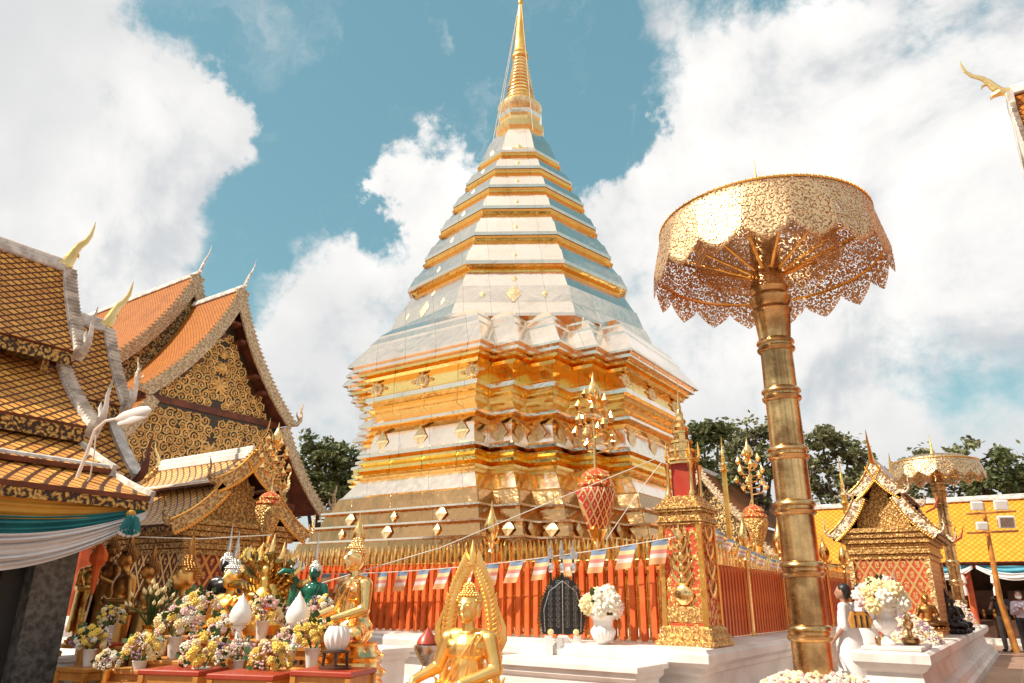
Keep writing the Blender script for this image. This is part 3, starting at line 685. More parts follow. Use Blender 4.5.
M['goldleaf2']=metal('carved_gilt_wood',(.90,.60,.24),.42,14,.4,.01,(.70,.42,.14),met=.55,cs=5)
M['gableback']=plain('dark_green_glass',(.03,.035,.02),.4,(.07,.03,.015),3)
def poly_prism(parent,name,mat,P,d): return MB().prism(P,d).build(name,mat,parent,0)

# ---- west hall (behind left): gable towards the pagoda
WH=thing('temple_hall','large temple hall with gilded scrollwork gable and two stepped orange roofs','hall',(-11,-1.05,0))
roof(WH,-2.9,0,[curve(0,11.45,2.85,7.15,.13,8)],'tile_o','barge',bw=.30,cs=.8,chm='oldwhite',hang=.9,hm='barge',teeth=.16,bt=.08)
roof(WH,-2.9,0,[curve(2.55,7.0,4.75,4.15,.10,5)],'tile_o','barge',ridge=None,bw=.30,cs=0,hang=1.1,hm='barge',teeth=.16,bt=.08)
roof(WH,-12,-3.0,[curve(0,12.75,3.3,8.0,.13,8)],'tile_o','barge',bw=.32,cs=.9,chm='oldwhite',hang=.9,hm='barge',teeth=.16,bt=.08)
roof(WH,-12,-3.0,[curve(3.0,7.7,5.2,4.6,.10,5)],'tile_o','barge',ridge=None,bw=.32,cs=0,hang=0,teeth=.16,bt=.08)
P1=[(0,10.6),(.7,9.3),(1.3,8.35),(2.2,7.35),(2.2,7.2)]; gable(WH,-.62,P1,'gableback'); scrolls(WH,-.54,inpoly(P1,.10),2.3,7.33,10.6,.32,.185,seed=2,th=.026)
MB().box((-.66,-2.5,6.98),(-.48,2.5,7.2)).build('tie_beam','soffit',WH,0)
P2=[(0,6.97),(2.5,6.97),(3.4,5.3),(3.4,4.4)]; gable(WH,-.60,P2,'gableback'); scrolls(WH,-.52,inpoly(P2,.12),3.4,4.55,6.95,.32,.185,seed=3,th=.026)
for z_,r_0 in ((8.0,.34),(8.6,.26),(9.1,.18),(5.7,.38)):
    b=MB()
    for k in range(10): a_=k*PI/5; b.tube([(-.52,.05*math.cos(a_),z_+.05*math.sin(a_)),(-.49,r_0*.6*math.cos(a_),z_+r_0*.6*math.sin(a_)),(-.51,r_0*math.cos(a_),z_+r_0*math.sin(a_))],[.03,.06,.01],6)
    b.ell((-.48,0,z_),(.05,.09,.09),8,6)
    b.build('rosette','goldleaf2',WH,50)
MB().box((-.66,-3.7,4.18),(-.48,3.7,4.4)).build('tie_beam','soffit',WH,0)
gable(WH,-3.3,[(0,12.3),(1.2,9.9),(2.6,8.2),(2.6,7.9)],'carve')
MB().box((-12,-3.6,0),(-3.3,3.6,7.6)).build('wall','redcloth',WH,0)
MB().box((-3.28,-3.55,0),(-3.2,3.55,7.0)).build('front_wall','bwindow',WH,0)
for y in (-3.3,-1.2,1.2,3.3): MB().lathe([(.3,0),(.3,.3),(.24,.35),(.22,4.0),(.3,4.1),(.3,4.17)],(-.57,y,0),20).build('column','redcloth',WH)
for k in range(1,5):   # rafters under the front roof overhang
    t=(k+.6)/5.3; a=curve(0,11.45,2.85,7.15,.13,8)[min(int(t*8),7)]
    for sg in (1,-1): MB().box((-.54,min(sg*(a[0]-.52),sg*(a[0]-.24)),a[1]-.10),(-.06,max(sg*(a[0]-.52),sg*(a[0]-.24)),a[1]-.0)).build('purlin','soffit',WH,0)
# ---- east hall (right edge of frame, mostly outside): gable towards the pagoda
EH=thing('east_hall','temple hall at the right edge, its white gable edge and golden finial against the sky','hall',(11.25,-2.0,0),PI)
roof(EH,-8,0,[curve(0,9.35,2.5,5.6,.13,8)],'tile_o','oldwhite',bw=.3,cs=0,hang=.7,hm='oldwhite',teeth=.14,bt=.08)
roof(EH,-8,0,[curve(2.3,5.4,3.9,3.3,.10,5)],'tile_o','barge',ridge=None,bw=.26,cs=0,hang=.7,hm='oldwhite',teeth=.14,bt=.08)
chofa(EH,-.05,0,9.38,1,.78,'gold')
gable(EH,-.6,[(0,8.7),(.9,7.0),(1.9,5.8),(1.9,5.5)],'carve')
MB().box((-8,-2.3,0),(-1.6,2.3,5.4)).build('wall','redcloth',EH,0)
for y in (-2.1,2.1): MB().lathe([(.25,0),(.2,.3),(.18,5.4),(.25,5.5)],(-.56,y,0),20).build('column','redcloth',EH)
# ---- near pavilion at the left edge
PV=thing('near_pavilion','near tiered pavilion at the left edge with amber tiles and weathered white gable edges','pavilion',(-.6,-10.8,0),PI/2)
T1=[curve(0,5.72,.92,4.30,.06,4)]; T2=[curve(.55,4.15,1.75,3.20,.06,4)]; T3=[curve(1.55,3.05,2.55,2.62,.04,3)]; T4=[curve(2.45,2.58,3.35,2.28,.04,3)]
roof(PV,-11,0,T1,'tile_near','oldwhite',bw=.13,cs=.72,chm='gold',hang=.6,hm='oldwhite',teeth=.07,fascia=.15,rw=.06,bt=.17,hx=.62,fat=1.25,slim=.6)
roof(PV,-11,-.02,T2,'tile_near','oldwhite',ridge=None,bw=.13,cs=0,hang=.6,hm='oldwhite',teeth=.07,fascia=.15,bt=.17,slim=.6)
roof(PV,-11,-.04,T3,'tile_near','oldwhite',ridge=None,bw=.10,cs=0,hang=0,teeth=0)
roof(PV,-11,0,T4,'tile_near','oldwhite',ridge=None,bw=.07,cs=0,hang=0,teeth=0,fascia=.10,bt=.04)
MB().tube([(-11,-2.45,2.64),(-2,-2.45,2.64),(0,-2.47,2.63)],.05,8,0,.8).build('hip_rib','oldwhite',PV,0)
roof(PV,.18,.72,[curve(0,5.02,.95,3.72,.06,4)],'tile_near','oldwhite',bw=.12,cs=.72,chm='gold',hang=.55,hm='oldwhite',teeth=.07,fascia=.13,rw=.06,bt=.15,hx=.62,fat=1.2,slim=.6)
roof(PV,.18,.72,[curve(.6,3.6,1.55,2.72,.06,4)],'tile_near','oldwhite',ridge=None,bw=.12,cs=0,hang=.55,hm='soffit',teeth=0,fascia=.1,bt=.15,slim=.7)
gable(PV,-.25,[(0,5.4),(.7,4.25),(.7,3.9),(1.0,3.35),(1.0,2.6)],'carve_s')
gable(PV,.45,[(0,4.7),(.7,3.6),(.7,3.3),(1.1,2.9),(1.1,2.6)],'carve_s')
MB().box((-11,-1.7,2.5),(-.1,1.7,2.6)).build('ceiling','soffit',PV,0)
MB().box((-11,-2.95,2.10),(.02,-2.80,2.24)).build('eave_beam','soffit',PV,0)
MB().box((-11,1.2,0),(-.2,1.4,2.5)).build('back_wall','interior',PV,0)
# white triangular plaque and lattice patch between the roof tiers
poly_prism(PV,'gable_plaque','oldwhite',[(-1.35,-1.78,2.98),(-.98,-1.78,2.98),(-1.16,-1.66,3.32)],(0,.04,0))
poly_prism(PV,'lattice_plaque','carve_rd',[(-2.6,-1.80,2.98),(-1.42,-1.80,2.98),(-1.3,-1.66,3.3),(-2.6,-1.66,3.3)],(0,.04,0))
p=at(30,640,7.55)
b=MB(); b.box((-.19,-.22,0),(.19,.20,2.2),0,.015); pil=b.build('granite_pillar','granite',PV,0); pil.location=(p.y+10.8,-(p.x+.6),0)
p=at(-6,640,7.35)
b=MB(); b.box((-.10,-.1,0),(.10,.1,2.2)); b.box((.12,-.07,0),(.16,.07,2.2)); b.box((.18,-.06,0),(.21,.06,2.2)); fr=b.build('door_frame','dark',PV,0); fr.location=(p.y+10.8,-(p.x+.6),0)
# swags along the pavilion's eave
def swag(parent,name,mat,p0,p1,s0,s1,folds=7,off=(0,0,0),amp=.03,nu=36,nv=28,top=0.):
    p0,p1,off=Vector(p0),Vector(p1),Vector(off); ax=(p1-p0).normalized(); out=Vector((ax.y,-ax.x,0))
    def f(u,v):
        s=(s0+(s1-s0)*v)*4*u*(1-u); a=amp*(4*u*(1-u)*.8+.2)
        return p0+(p1-p0)*u+off-Vector((0,0,s+top*v*(1-4*u*(1-u))))+out*(a*math.sin(v*folds*2*PI+1.3*u)+a*.6*math.sin(v*folds*4.3+u*5)+.05*math.sin(u*PI))
    o=MB().grid(f,nu,nv).build(name,mat,parent,80); md=o.modifiers.new('t','SOLIDIFY'); md.thickness=.004; return o
SW=thing('eave_swag','draped gold, teal and white cloth hung along the near pavilion\'s eave','drapery',(0,0,0))
a=at(142,508,7.62); bq=Vector((a.x+.02,a.y-3.1,a.z+.04))
a0=Vector((a.x+.06,a.y,a.z))
swag(SW,'gold_cloth','c_gold',bq,a0,.02,.30,4,(0,0,.06),.015,top=.10)
swag(SW,'teal_cloth','c_teal',bq,a0,.22,.38,3,(.02,0,0),.02,top=.07)
swag(SW,'white_cloth','c_white',bq,a0,.34,.66,6,(.04,0,-.04),.03,top=.07)
bq2=Vector((bq.x,bq.y-3.1,bq.z))
for nm,mt,s0,s1,fo,of in (('gold_cloth','c_gold',.02,.30,4,(0,0,.06)),('teal_cloth','c_teal',.22,.38,3,(.02,0,0)),('white_cloth','c_white',.34,.66,6,(.04,0,-.04))):
    swag(SW,nm,mt,bq2,bq,s0,s1,fo,of,.02)
def rosette(parent,p,r,c1,c2):
    b=MB()
    for k in range(16):
        a=k*PI/8; rr=r*(1+.15*(k%2)); 
        b.tube([Vector(p),Vector(p)+Vector((.03,.35*rr*math.cos(a),-.5*r+.25*rr*math.sin(a))),Vector(p)+Vector((.02,.8*rr*math.cos(a)*.8,-1.35*r+.3*rr*math.sin(a)))],[r*.1,r*.22,r*.28],6,0,.4)
    b.build('frill',c1,parent)
    b=MB(); b.ell(p,(r*.3,r*.4,r*.35),12,8); b.build('knot',c2,parent)
    b=MB()
    for k in range(12):
        a=k*PI/6; b.ell((p[0]+.02,p[1]+.75*r*math.cos(a),p[2]-1.5*r+.25*r*math.sin(a)),(.02,r*.2,r*.16),6,4)
    b.build('hem','c_white',parent)
RS=thing('cloth_rosette','teal and white gathered cloth rosette at the corner of the near eave','rosette',(0,0,0))
p=at(131,514,7.3); rosette(RS,(p.x,p.y,p.z),.12,'c_teal','c_gold')
# street lamp on the eave
SLp=thing('street_lamp','white curved arm street lamp rising from the near pavilion\'s eave','lamp')
pts=[at(71,505,7.5),at(78,475,7.45),at(88,450,7.4),at(95,430,7.35),at(106,421,7.3),at(120,418,7.25)]
MB().tube(pts,[.022,.02,.018,.016,.015,.014],8).build('arm','porc',SLp)
hp=[at(116,419,7.26),at(124,416,7.23),at(136,413,7.2),at(147,411,7.16),at(151,410,7.15)]
MB().tube(hp,[.02,.05,.06,.055,.015],10,0,.5).build('head','porc',SLp)
MB().tube([at(118,424,7.25),at(132,420,7.2),at(147,416,7.16)],[.02,.045,.02],10,0,.5).build('lens','lampw',SLp)
MB().tube([at(73,500,7.45),at(90,478,7.4),at(94,455,7.36),at(96,435,7.34)],.007,6).build('cable','wire',SLp)

# ---- gabled shrines on the plinth, one per side
def shrine(lbl,loc,rz,barge,wall,tile,L=2.2,W=.80,H=3.25,zb=.8,red=False,hm='gilt_gr',chm='gold'):
    t=thing('gabled_shrine',lbl,'shrine',(loc[0],loc[1],0),rz)
    h=H-zb
    z1=zb+h*.42; 
    MB().box((-L/2+.12,-W,.0),(L/2-.12,W,z1),0).build('body',wall,t,0)
    b=MB(); 
    for k in range(6):
        q=[.03,.07,.05,.10,.13,.16][k]; z=z1+k*.075*h/2.4; b.box((-L/2+.12-q,-W-q,z),(L/2-.12+q,W+q,z+.068*h/2.4),0,.006)
    b.build('cornice','carve_s',t,0)
    zc_=z1+.46*h/2.4
    for sx in (-1,1):
        for sy in (-1,1): MB().box((sx*(L/2-.10)-.04,sy*(W+.0)-.04,0),(sx*(L/2-.10)+.04,sy*(W+.0)+.04,z1)).build('corner_post','gilt_gr',t,0)
    pr=[(0,H-.12),(W*.30,H-.12-h*.20),(W*.55,zc_+h*.18),(W*.72,zc_+.02),(W*.72,zc_-.02)]
    for sx in (-1,1): gable(t,sx*(L/2-.22)-.04,pr,'carve_s')
    b=MB()
    for k in range(3): b.box((-L/2+.2,-W*.5+.08*k,zc_+h*(.08*k)+.01),(L/2-.2,W*.5-.08*k,zc_+h*(.08*k+.06)))
    b.build('tympanum_band','gilt_gr',t,0)
    A=curve(0,H,W*.72,zc_+h*.20,.16,6); B=curve(W*.55,zc_+h*.19,W*1.42,zc_-h*.045,.14,6)
    roof(t,-L/2,L/2,[A],tile,barge,bw=.13,cs=.42 if not red else .5,chm=chm,fat=1 if not red else 1.7,hx=1 if not red else .6,hang=.34,hm=hm,teeth=.06,ends=(1,-1),rw=.05,ridge='white',th=.035,rim='goldleaf')
    roof(t,-L/2,L/2,[B],tile,barge,ridge=None,bw=.13,cs=0,hang=.34,hm=hm,teeth=.06,ends=(1,-1),th=.035,fascia=.05,rim='goldleaf')
    for sg in (-1,1):
        MB().tube([(-L/2,sg*W*.57,zc_+h*.215),(L/2,sg*W*.57,zc_+h*.215)],.035,6).build('roof_rib','white',t,0)
    return t
SL_=shrine('gilded shrine with small amber roofs and white ridge before the large hall',(-.25,-8.35),0,'gilt_gr','diaper_l','tile_s',L=2.4,W=.80,H=3.27)
SR_=shrine('red and gold gabled shrine on the right with scalloped white and gold gable edges',(7.98,1.35),-PI/2,'bargew','bwindow','tile_s',L=2.4,W=.63,H=3.78,red=True,hm='bargew',chm='goldleaf')
# red fin tips on the right shrine's far eaves
for sg,z in ((-1,3.05),(-1,2.45)):
    MB().tube([(-.95,.55 if z>3 else .95,z),(-.95,.72 if z>3 else 1.08,z+.08),(-.95,.84 if z>3 else 1.18,z+.34)],[.05,.09,.008],7,0,.3,up=(1,0,0)).build('red_fin','slat',SR_)
# ---- gallery along the back right
GA=thing('cloister_gallery','long low gallery with golden yellow tiled roof and white ridge at the back right','building',(0,17,0))
roof(GA,3.2,22,[curve(0,4.86,2.05,2.6,.03,3)],'tile_y','oldwhite',ridge='oldwhite',bw=.1,cs=0,hang=0,ends=(-1,),teeth=0,th=.08,rw=.14)
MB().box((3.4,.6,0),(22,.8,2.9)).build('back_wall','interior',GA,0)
MB().box((3.4,-1.75,2.42),(22,-1.6,2.56)).build('eave_beam','redcloth',GA,0)
for k in range(9): MB().lathe([(.14,0),(.14,.2),(.11,.25),(.10,2.3),(.15,2.42)],(3.9+2.2*k,-1.68,0),14).build('column','redcloth',GA)
MB().box((3.4,-1.9,0),(22,.6,.18)).build('floor_step','oldwhite',GA,0)
b=MB()
for k in range(14): b.box((4.1+k*1.3,-.3,.9),(5.0+k*1.3,-.1,1.7)); b.box((4.0+k*1.3,-.9,.18),(5.1+k*1.3,-.3,.75),0,.02)
b.build('altar_row','wood',GA,0)
OFM=MB().lathe([(.06,0),(.07,.02),(.04,.06),(.06,.14),(.03,.2),(.04,.25),(.01,.3)],n=10).mesh('offering','bronzelit')
for k in range(48): link('offering',OFM,GA,(4+k*.3+rnd.uniform(-.05,.05),-.6+rnd.uniform(-.1,.1),.76),(0,0,0),rnd.uniform(.7,1.3))
GS=thing('gallery_swag','blue and white scalloped bunting along the gallery eave','drapery')
for k in range(8):
    x0=4.2+2.2*k; z=2.52
    swag(GS,'blue_cloth','c_blue',(x0,15.12,z),(x0+2.1,15.12,z),.05,.32,2,(0,-.0,0),.02,18,8)
    swag(GS,'white_cloth','c_white',(x0,15.10,z-.02),(x0+2.1,15.10,z-.02),.28,.50,2,(0,-.05,0),.02,18,8,top=.12)
for k,(px,lb) in enumerate(((930,'leftmost small white hanging tassel under the gallery eave'),(957,'small white hanging tassel under the gallery eave right of the far parasol pole'),(990,'small white hanging tassel under the gallery eave beside the floodlight pole'))):
    p=at(px,560,25.); t=thing('hanging_tassel',lb,'tassel',(p.x,15.0,2.35),0,'tassels hung under the gallery eave')
    MB().tube([(0,0,.15),(0,0,0)],.01,5).build('cord','wire',t); MB().lathe([(.02,0),(.09,-.1),(.05,-.16),(.10,-.24),(.12,-.42),(.05,-.5),(.09,-.62),(.10,-.82),(.02,-.84)],n=12).build('cloth','c_white' if k!=1 else 'fp',t)
# ---- north hall behind the fence
NH=thing('brown_roofed_hall','low hall with brown tiled roof and pale gable edges behind the right fence','hall',(-.73,15,0),-PI/2)
roof(NH,-10,0,[curve(0,6.5,1.75,4.35,.06,5)],'tile_brown','barge',bw=.2,cs=0,hang=.9,hm='gilt_gr',teeth=.15)
roof(NH,-10,0,[curve(1.6,4.25,3.1,2.7,.05,4)],'tile_brown','barge',ridge=None,bw=.2,cs=0,hang=.7,hm='gilt_gr',teeth=.15)
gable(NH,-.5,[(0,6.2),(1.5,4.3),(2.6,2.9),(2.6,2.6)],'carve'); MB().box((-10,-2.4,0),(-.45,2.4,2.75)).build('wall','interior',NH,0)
def spire(lbl,px,py0,py1,D,w):
    p0=at(px,py1,D); p1=at(px,py0,D); h=p1.z-p0.z; t=thing('thin_spire',lbl,'spire',p0)
    MB().lathe([(w,0),(w*1.1,.04*h),(w*.7,.08*h),(w*.8,.2*h),(w*.5,.22*h),(w*.55,.4*h),(w*.35,.42*h),(w*.4,.6*h),(w*.15,.64*h),(w*.2,.75*h),(w*.05,h)],n=12).build('shaft','goldleaf',t)
    MB().lathe([(w*.9,.2*h),(w*1.2,.19*h),(w*.6,.25*h)],n=12).build('disc','gold',t)
    MB().tube([(0,0,0),(0,0,-p0.z)],[w*.7,w*.8],8).build('pole','goldleaf',t)
spire('thin gold spire rising over the brown hall roof',724,437,472,26,.13)
spire('thin gold spire in front of the trees left of the red gabled shrine',845,455,505,24,.12)
# ---------------------------------------------------------------- parasols
def parasol(lbl,loc,R,zs,mat,cr,base=True,nsc=17,far=False):
    """zs: skirt bottom, skirt top, ring heights"""
    zb,zt_,top=zs; t=thing('gilded_parasol',lbl,'parasol',(loc[0],loc[1],0)); z0=loc[2]
    n=nsc*10
    def skirt(r0,r1,za,zb_,sc,th=.0):
        def f(u,v):
            a=2*PI*u; e_=1-abs(2*((u*nsc)%1.)-1); low=zb_-sc*(e_**.72); z=za+(low-za)*v; r=r0+(r1-r0)*v+ .025*math.sin(a*nsc)*0
            return (r*math.cos(a),r*math.sin(a),z)
        b=MB().grid(f,n,8); return b
    sk=skirt(R*.92,R*1.01,zt_,zb+.16,.20).build('skirt',mat,t,60); sk.modifiers.new('t','SOLIDIFY').thickness=.006
    MB().lathe([(R*.925,zt_-.012),(R*.932,zt_),(R*.925,zt_+.012),(R*.91,zt_+.012)],n=64,cap=False).build('rim_band','goldleaf',t)
    b=MB()
    for k in range(110):
        a=2*PI*k/110; b.ell((R*.925*math.cos(a),R*.925*math.sin(a),zt_+.012),(.010,.010,.014),5,3)
    b.build('rim_beading','goldleaf',t,0)
    tp=MB().lathe([(.06,zt_+top),(R*.3,zt_+top*.93),(R*.6,zt_+top*.7),(R*.92,zt_+.005)],n=72,cap=False).build('canopy_top',mat,t); tp.modifiers.new('t','SOLIDIFY').thickness=.006
    s2=skirt(R*.60,R*.62,zt_+top*.55,zb+.28,.08).build('inner_skirt',mat,t,60); s2.modifiers.new('t','SOLIDIFY').thickness=.005
    for k in range(12):
        a=2*PI*k/12; MB().tube([(cr*math.cos(a),cr*math.sin(a),zb+.16),(R*.90*math.cos(a),R*.90*math.sin(a),zt_-.05)],[.02,.012],6).build('rib','goldleaf',t)
    MB().lathe([(R*.955,zb+.24),(R*.965,zb+.26),(R*.955,zb+.28)],n=64,cap=False).build('hoop','goldleaf',t)
    # spike
    zt2=zt_+top
    MB().lathe([(.10,zt2-.02),(.09,zt2+.02),(.05,zt2+.07),(.045,zt2+.12),(.03,zt2+.16),(.02,zt2+.34),(.012,zt2+.36),(.003,zt2+.58)],n=12).build('spike','goldleaf',t)
    return t
def column(t,z0,zt_,rings,r0,r1,collar):
    pr=[]
    def rad(z): return r0+(r1-r0)*(z-z0)/(zt_-z0)
    pr.append((rad(z0),z0))
    for z in sorted(rings):
        r=rad(z); pr+=[(r,z-.075),(r+.012,z-.07),(r+.03,z-.05),(r+.032,z-.03),(r+.012,z-.012),(r+.012,z+.012),(r+.032,z+.03),(r+.03,z+.05),(r+.012,z+.07),(r,z+.075)]
    z=collar
    for k,(a,h) in enumerate(((.03,.05),(.055,.09),(.02,.14),(.045,.18),(.06,.24),(.02,.30),(.05,.35),(.03,.42),(.0,.5))): pr.append((rad(z)+a,z+h))
    pr.append((rad(zt_),zt_))
    return MB().lathe(pr,n=40).build('column','column',t,40)
U1=parasol('large pierced gold parasol on a thick ringed brass column at the right foreground',(8.25,-7.30,.6),1.235,(4.60,5.30,.36),'filigree',.18)
column(U1,.55,5.5,[1.05,1.62,2.2,2.745,3.36,3.9],.178,.155,4.2)
MB().lathe([(.42,0),(.42,.3),(.36,.36),(.36,.48),(.3,.54)],n=8).build('base','white',U1)
U2=parasol('smaller pierced gold parasol on a slim column at the far end of the white platform',(8.42,8.24,.75),1.16,(4.45,4.95,.24),'filigree2',.16)
column(U2,.75,5.0,[1.3,1.8,2.3,2.8,3.3,3.8],.15,.12,4.05)
# ---------------------------------------------------------------- corner shrine pillar
CS=thing('corner_shrine','tall red and gold carved corner shrine with open niche and crowned spire','shrine',(6.85,-6.60,.86),0); CS.scale=(.84,.84,1.)
def sqr(a): return [(-a,-a),(a,-a),(a,a),(-a,a)]
b=MB(); b.loft([(sqr(.40),0),(sqr(.40),.04),(sqr(.36),.06),(sqr(.37),.10),(sqr(.33),.13),(sqr(.34),.17),(sqr(.30),.20)]); b.build('stepped_foot','carve_s',CS,0)
b=MB(); b.loft([(sqr(.285),.20),(sqr(.275),1.28)]); b.build('shaft','carve_rd',CS,0)
b=MB(); b.box((-.29,-.295,.24),(.29,-.286,.40)); b.build('panel_band','carve_s',CS,0)
for sx in (-1,1):
    for sy in (-1,1): 
        b=MB(); b.loft([([(sx*.275+x,sy*.275+y) for x,y in sqr(.03)],.2),([(sx*.265+x,sy*.265+y) for x,y in sqr(.03)],1.28)]); b.build('corner_moulding','goldleaf',CS,0)
# raised vase-and-deity relief on the front
b=MB(); yf=-.30
b.lathe([(.05,0),(.13,.05),(.15,.12),(.10,.18),(.06,.2),(.11,.22)],(0,yf,.42),14,sy=.35)
for k in range(5):
    z=.68+.12*k; w=.12-.012*k
    for sg in (-1,1): b.tube([(0,yf,z-.05),(sg*w*.6,yf-.015,z+.0),(sg*w,yf-.02,z+.05),(sg*w*1.05,yf-.015,z+.11)],[.03,.03,.02,.004],6,0,.6)
    b.ell((0,yf-.01,z),(.04,.03,.06),8,6)
b.ell((0,yf-.02,1.14),(.05,.035,.06),10,8); b.lathe([(.04,0),(.02,.05),(.004,.12)],(0,yf-.02,1.18),8)
b.build('relief','gold',CS)
b=MB()
for k in range(4):
    for sg in (-1,1):
        b.tube([(.295,0,.5+.2*k),(.30,sg*.09,.56+.2*k),(.30,sg*.13,.64+.2*k),(.30,sg*.08,.68+.2*k)],[.02,.022,.018,.004],6,0,.6)
b.build('side_relief','gold',CS)
b=MB(); zz=1.28
for a,h in ((.31,.03),(.33,.025),(.30,.09),(.34,.03),(.36,.03),(.31,.04),(.26,.05),(.22,.04)): b.box((-a,-a,zz),(a,a,zz+h-.003),0,.005); zz+=h
b.build('cornice','carve_s',CS,0)
z1=zz
b=MB(); b.box((-.13,-.13,z1),(.13,.13,z1+.38)); b.build('niche_curtain','red',CS,0)
for sx in (-1,1):
    for sy in (-1,1): MB().lathe([(.05,0),(.045,.04),(.026,.07),(.026,.31),(.04,.34),(.05,.38)],(sx*.17,sy*.17,z1),10).build('colonnette','gold',CS)
b=MB(); zz=z1+.38
for a,h in ((.22,.04),(.25,.03),(.19,.08),(.21,.03),(.15,.08),(.17,.03),(.11,.09),(.125,.03)): b.loft([(octa(a),zz),(octa(a*.97),zz+h-.002)]); zz+=h
b.build('roof_tiers','gold',CS,0)
for k in range(8):
    a=k*PI/4; c,s=math.cos(a),math.sin(a)
    MB().tube([(c*.19,s*.19,z1+.42),(c*.25,s*.25,z1+.48),(c*.24,s*.24,z1+.64)],[.03,.025,.004],6).build('antefix','goldleaf',CS)
MB().lathe([(.10,0),(.12,.04),(.08,.09),(.09,.13),(.05,.18),(.055,.22),(.03,.27),(.035,.30),(.018,.36),(.02,.40),(.008,.48),(.003,.66)],(0,0,zz),14).build('spire','gold',CS)
# ---------------------------------------------------------------- mosaic pot trees
def pot_tree(lbl,px,py,D,zb,sc,pm='potmosaic'):
    p=at(px,py,D); t=thing('golden_tree_stand',lbl,'ornament',(p.x,p.y,p.z),0,'golden bud trees on mosaic pots',sc)
    h=p.z-zb
    MB().lathe([(.16,-h/sc),(.16,-h/sc+.08),(.09,-h/sc+.12),(.07,-.28),(.12,-.2),(.07,-.14),(.10,-.04),(.13,0)],n=16).build('stand','gold',t)
    MB().lathe([(.09,0),(.12,.05),(.20,.28),(.235,.42),(.22,.48),(.17,.50)],n=24).build('pot',pm,t)
    MB().lathe([(.20,.49),(.23,.52),(.22,.55),(.17,.58),(.19,.62),(.14,.68),(.10,.70),(.03,.74)],n=24).build('lid','carve_rd',t)
    MB().tube([(0,0,.7),(0,0,1.62)],.018,8).build('stem','gold',t)
    r_=random.Random(int(px))
    for k in range(16):
        a=k*2.4; z=.95+.04*k; R=.26-.006*k; c,s=math.cos(a),math.sin(a)
        b=MB(); b.tube([(0,0,z-.04),(c*R*.6,s*R*.6,z-.02),(c*R,s*R,z+.06)],[.01,.01,.008],5); 
        b.tube([(c*R,s*R,z+.02),(c*R*1.05,s*R*1.05,z+.08),(c*R,s*R,z+.17)],[.015,.05,.004],6); b.ell((c*R*.6,s*R*.6,z-.02),(.05,.05,.015),6,4)
        b.build('golden_leaf','gold',t)
    MB().lathe([(.02,1.5),(.06,1.54),(.02,1.58),(.09,1.62),(.10,1.69),(.06,1.78),(.02,1.84),(.006,1.96)],n=16).build('bud','gold',t)
    return t
pot_tree('golden bud tree on a red mosaic pot right of the seated buddha before the pagoda',597,530,9.9,.86,1.12)
pot_tree('golden bud tree on a pot inside the fence behind the tall brass column',757,547,14.8,.86,1.12,'carve_s')
pot_tree('golden bud tree rising beside the small amber roofed shrine at the left',266,535,10.2,.3,.80,'carve_s')
# ---------------------------------------------------------------- flag lines
def bunting(lbl,p0,p1,sag,n,w,h,lean=.25,us=None,name='flag_line'):
    t=thing(name,lbl,'bunting'); p0,p1=Vector(p0),Vector(p1)
    P=lambda u:p0+(p1-p0)*u-Vector((0,0,sag*4*u*(1-u)))
    MB().tube([P(k/24) for k in range(25)],.006,5).build('line','wire',t)
    ax=(p1-p0).normalized(); out=Vector((ax.y,-ax.x,0)); r_=random.Random(n)
    for k in range(n):
        u=us[k] if us else (k+.5)/n; a=P(u); ln=lean+r_.uniform(-.12,.12); ph=r_.uniform(0,6)
        def f(x,y,a=a,ln=ln,ph=ph): return a+ax*((x-.5)*w-ln*y*h)+Vector((0,0,-y*h))+out*(.02*math.sin(6*x+ph)*(.3+y)+.03*y*math.sin(ph))
        MB().grid(f,7,7).build('flag','flag',t,80)
    return t
def fr(px,py,Y):
    d=ray(px,py); return CAMP+d*((Y-CAMP.y)/d.y)
bunting('line of striped buddhist flags strung along the front fence',fr(318,574,-6.95),fr(676,537,-6.95),.10,15,.20,.26)
d0=ray(713,527); s=(6.95-CAMP.x)/d0.x; pA=CAMP+d0*s
d1=ray(800,563); s=(6.95-CAMP.x)/d1.x; pB=CAMP+d1*s
bunting('twisted line of striped flags on the right side fence beside the corner shrine',pA,pB,.12,9,.30,.16,1.2)
c=thing('sacred_thread','pale thread slanting from the corner shrine down towards the golden monk statue','thread')
MB().tube([at(665,455,7.9),at(560,498,7.2),at(440,548,6.6),at(322,583,6.2)],.005,5).build('cord','wire',c)
c=thing('sacred_thread','short pale thread slanting down from the corner shrine to the front fence','thread')
MB().tube([at(662,462,8.),at(640,490,8.0),at(606,540,8.0)],.005,5).build('cord','wire',c)
c=thing('sacred_thread','pale thread stretched level from the near pavilion to the left shrine','thread')
MB().tube([at(140,537,7.6),at(200,539,8),at(272,535,8.6)],.006,5).build('cord','wire',c)
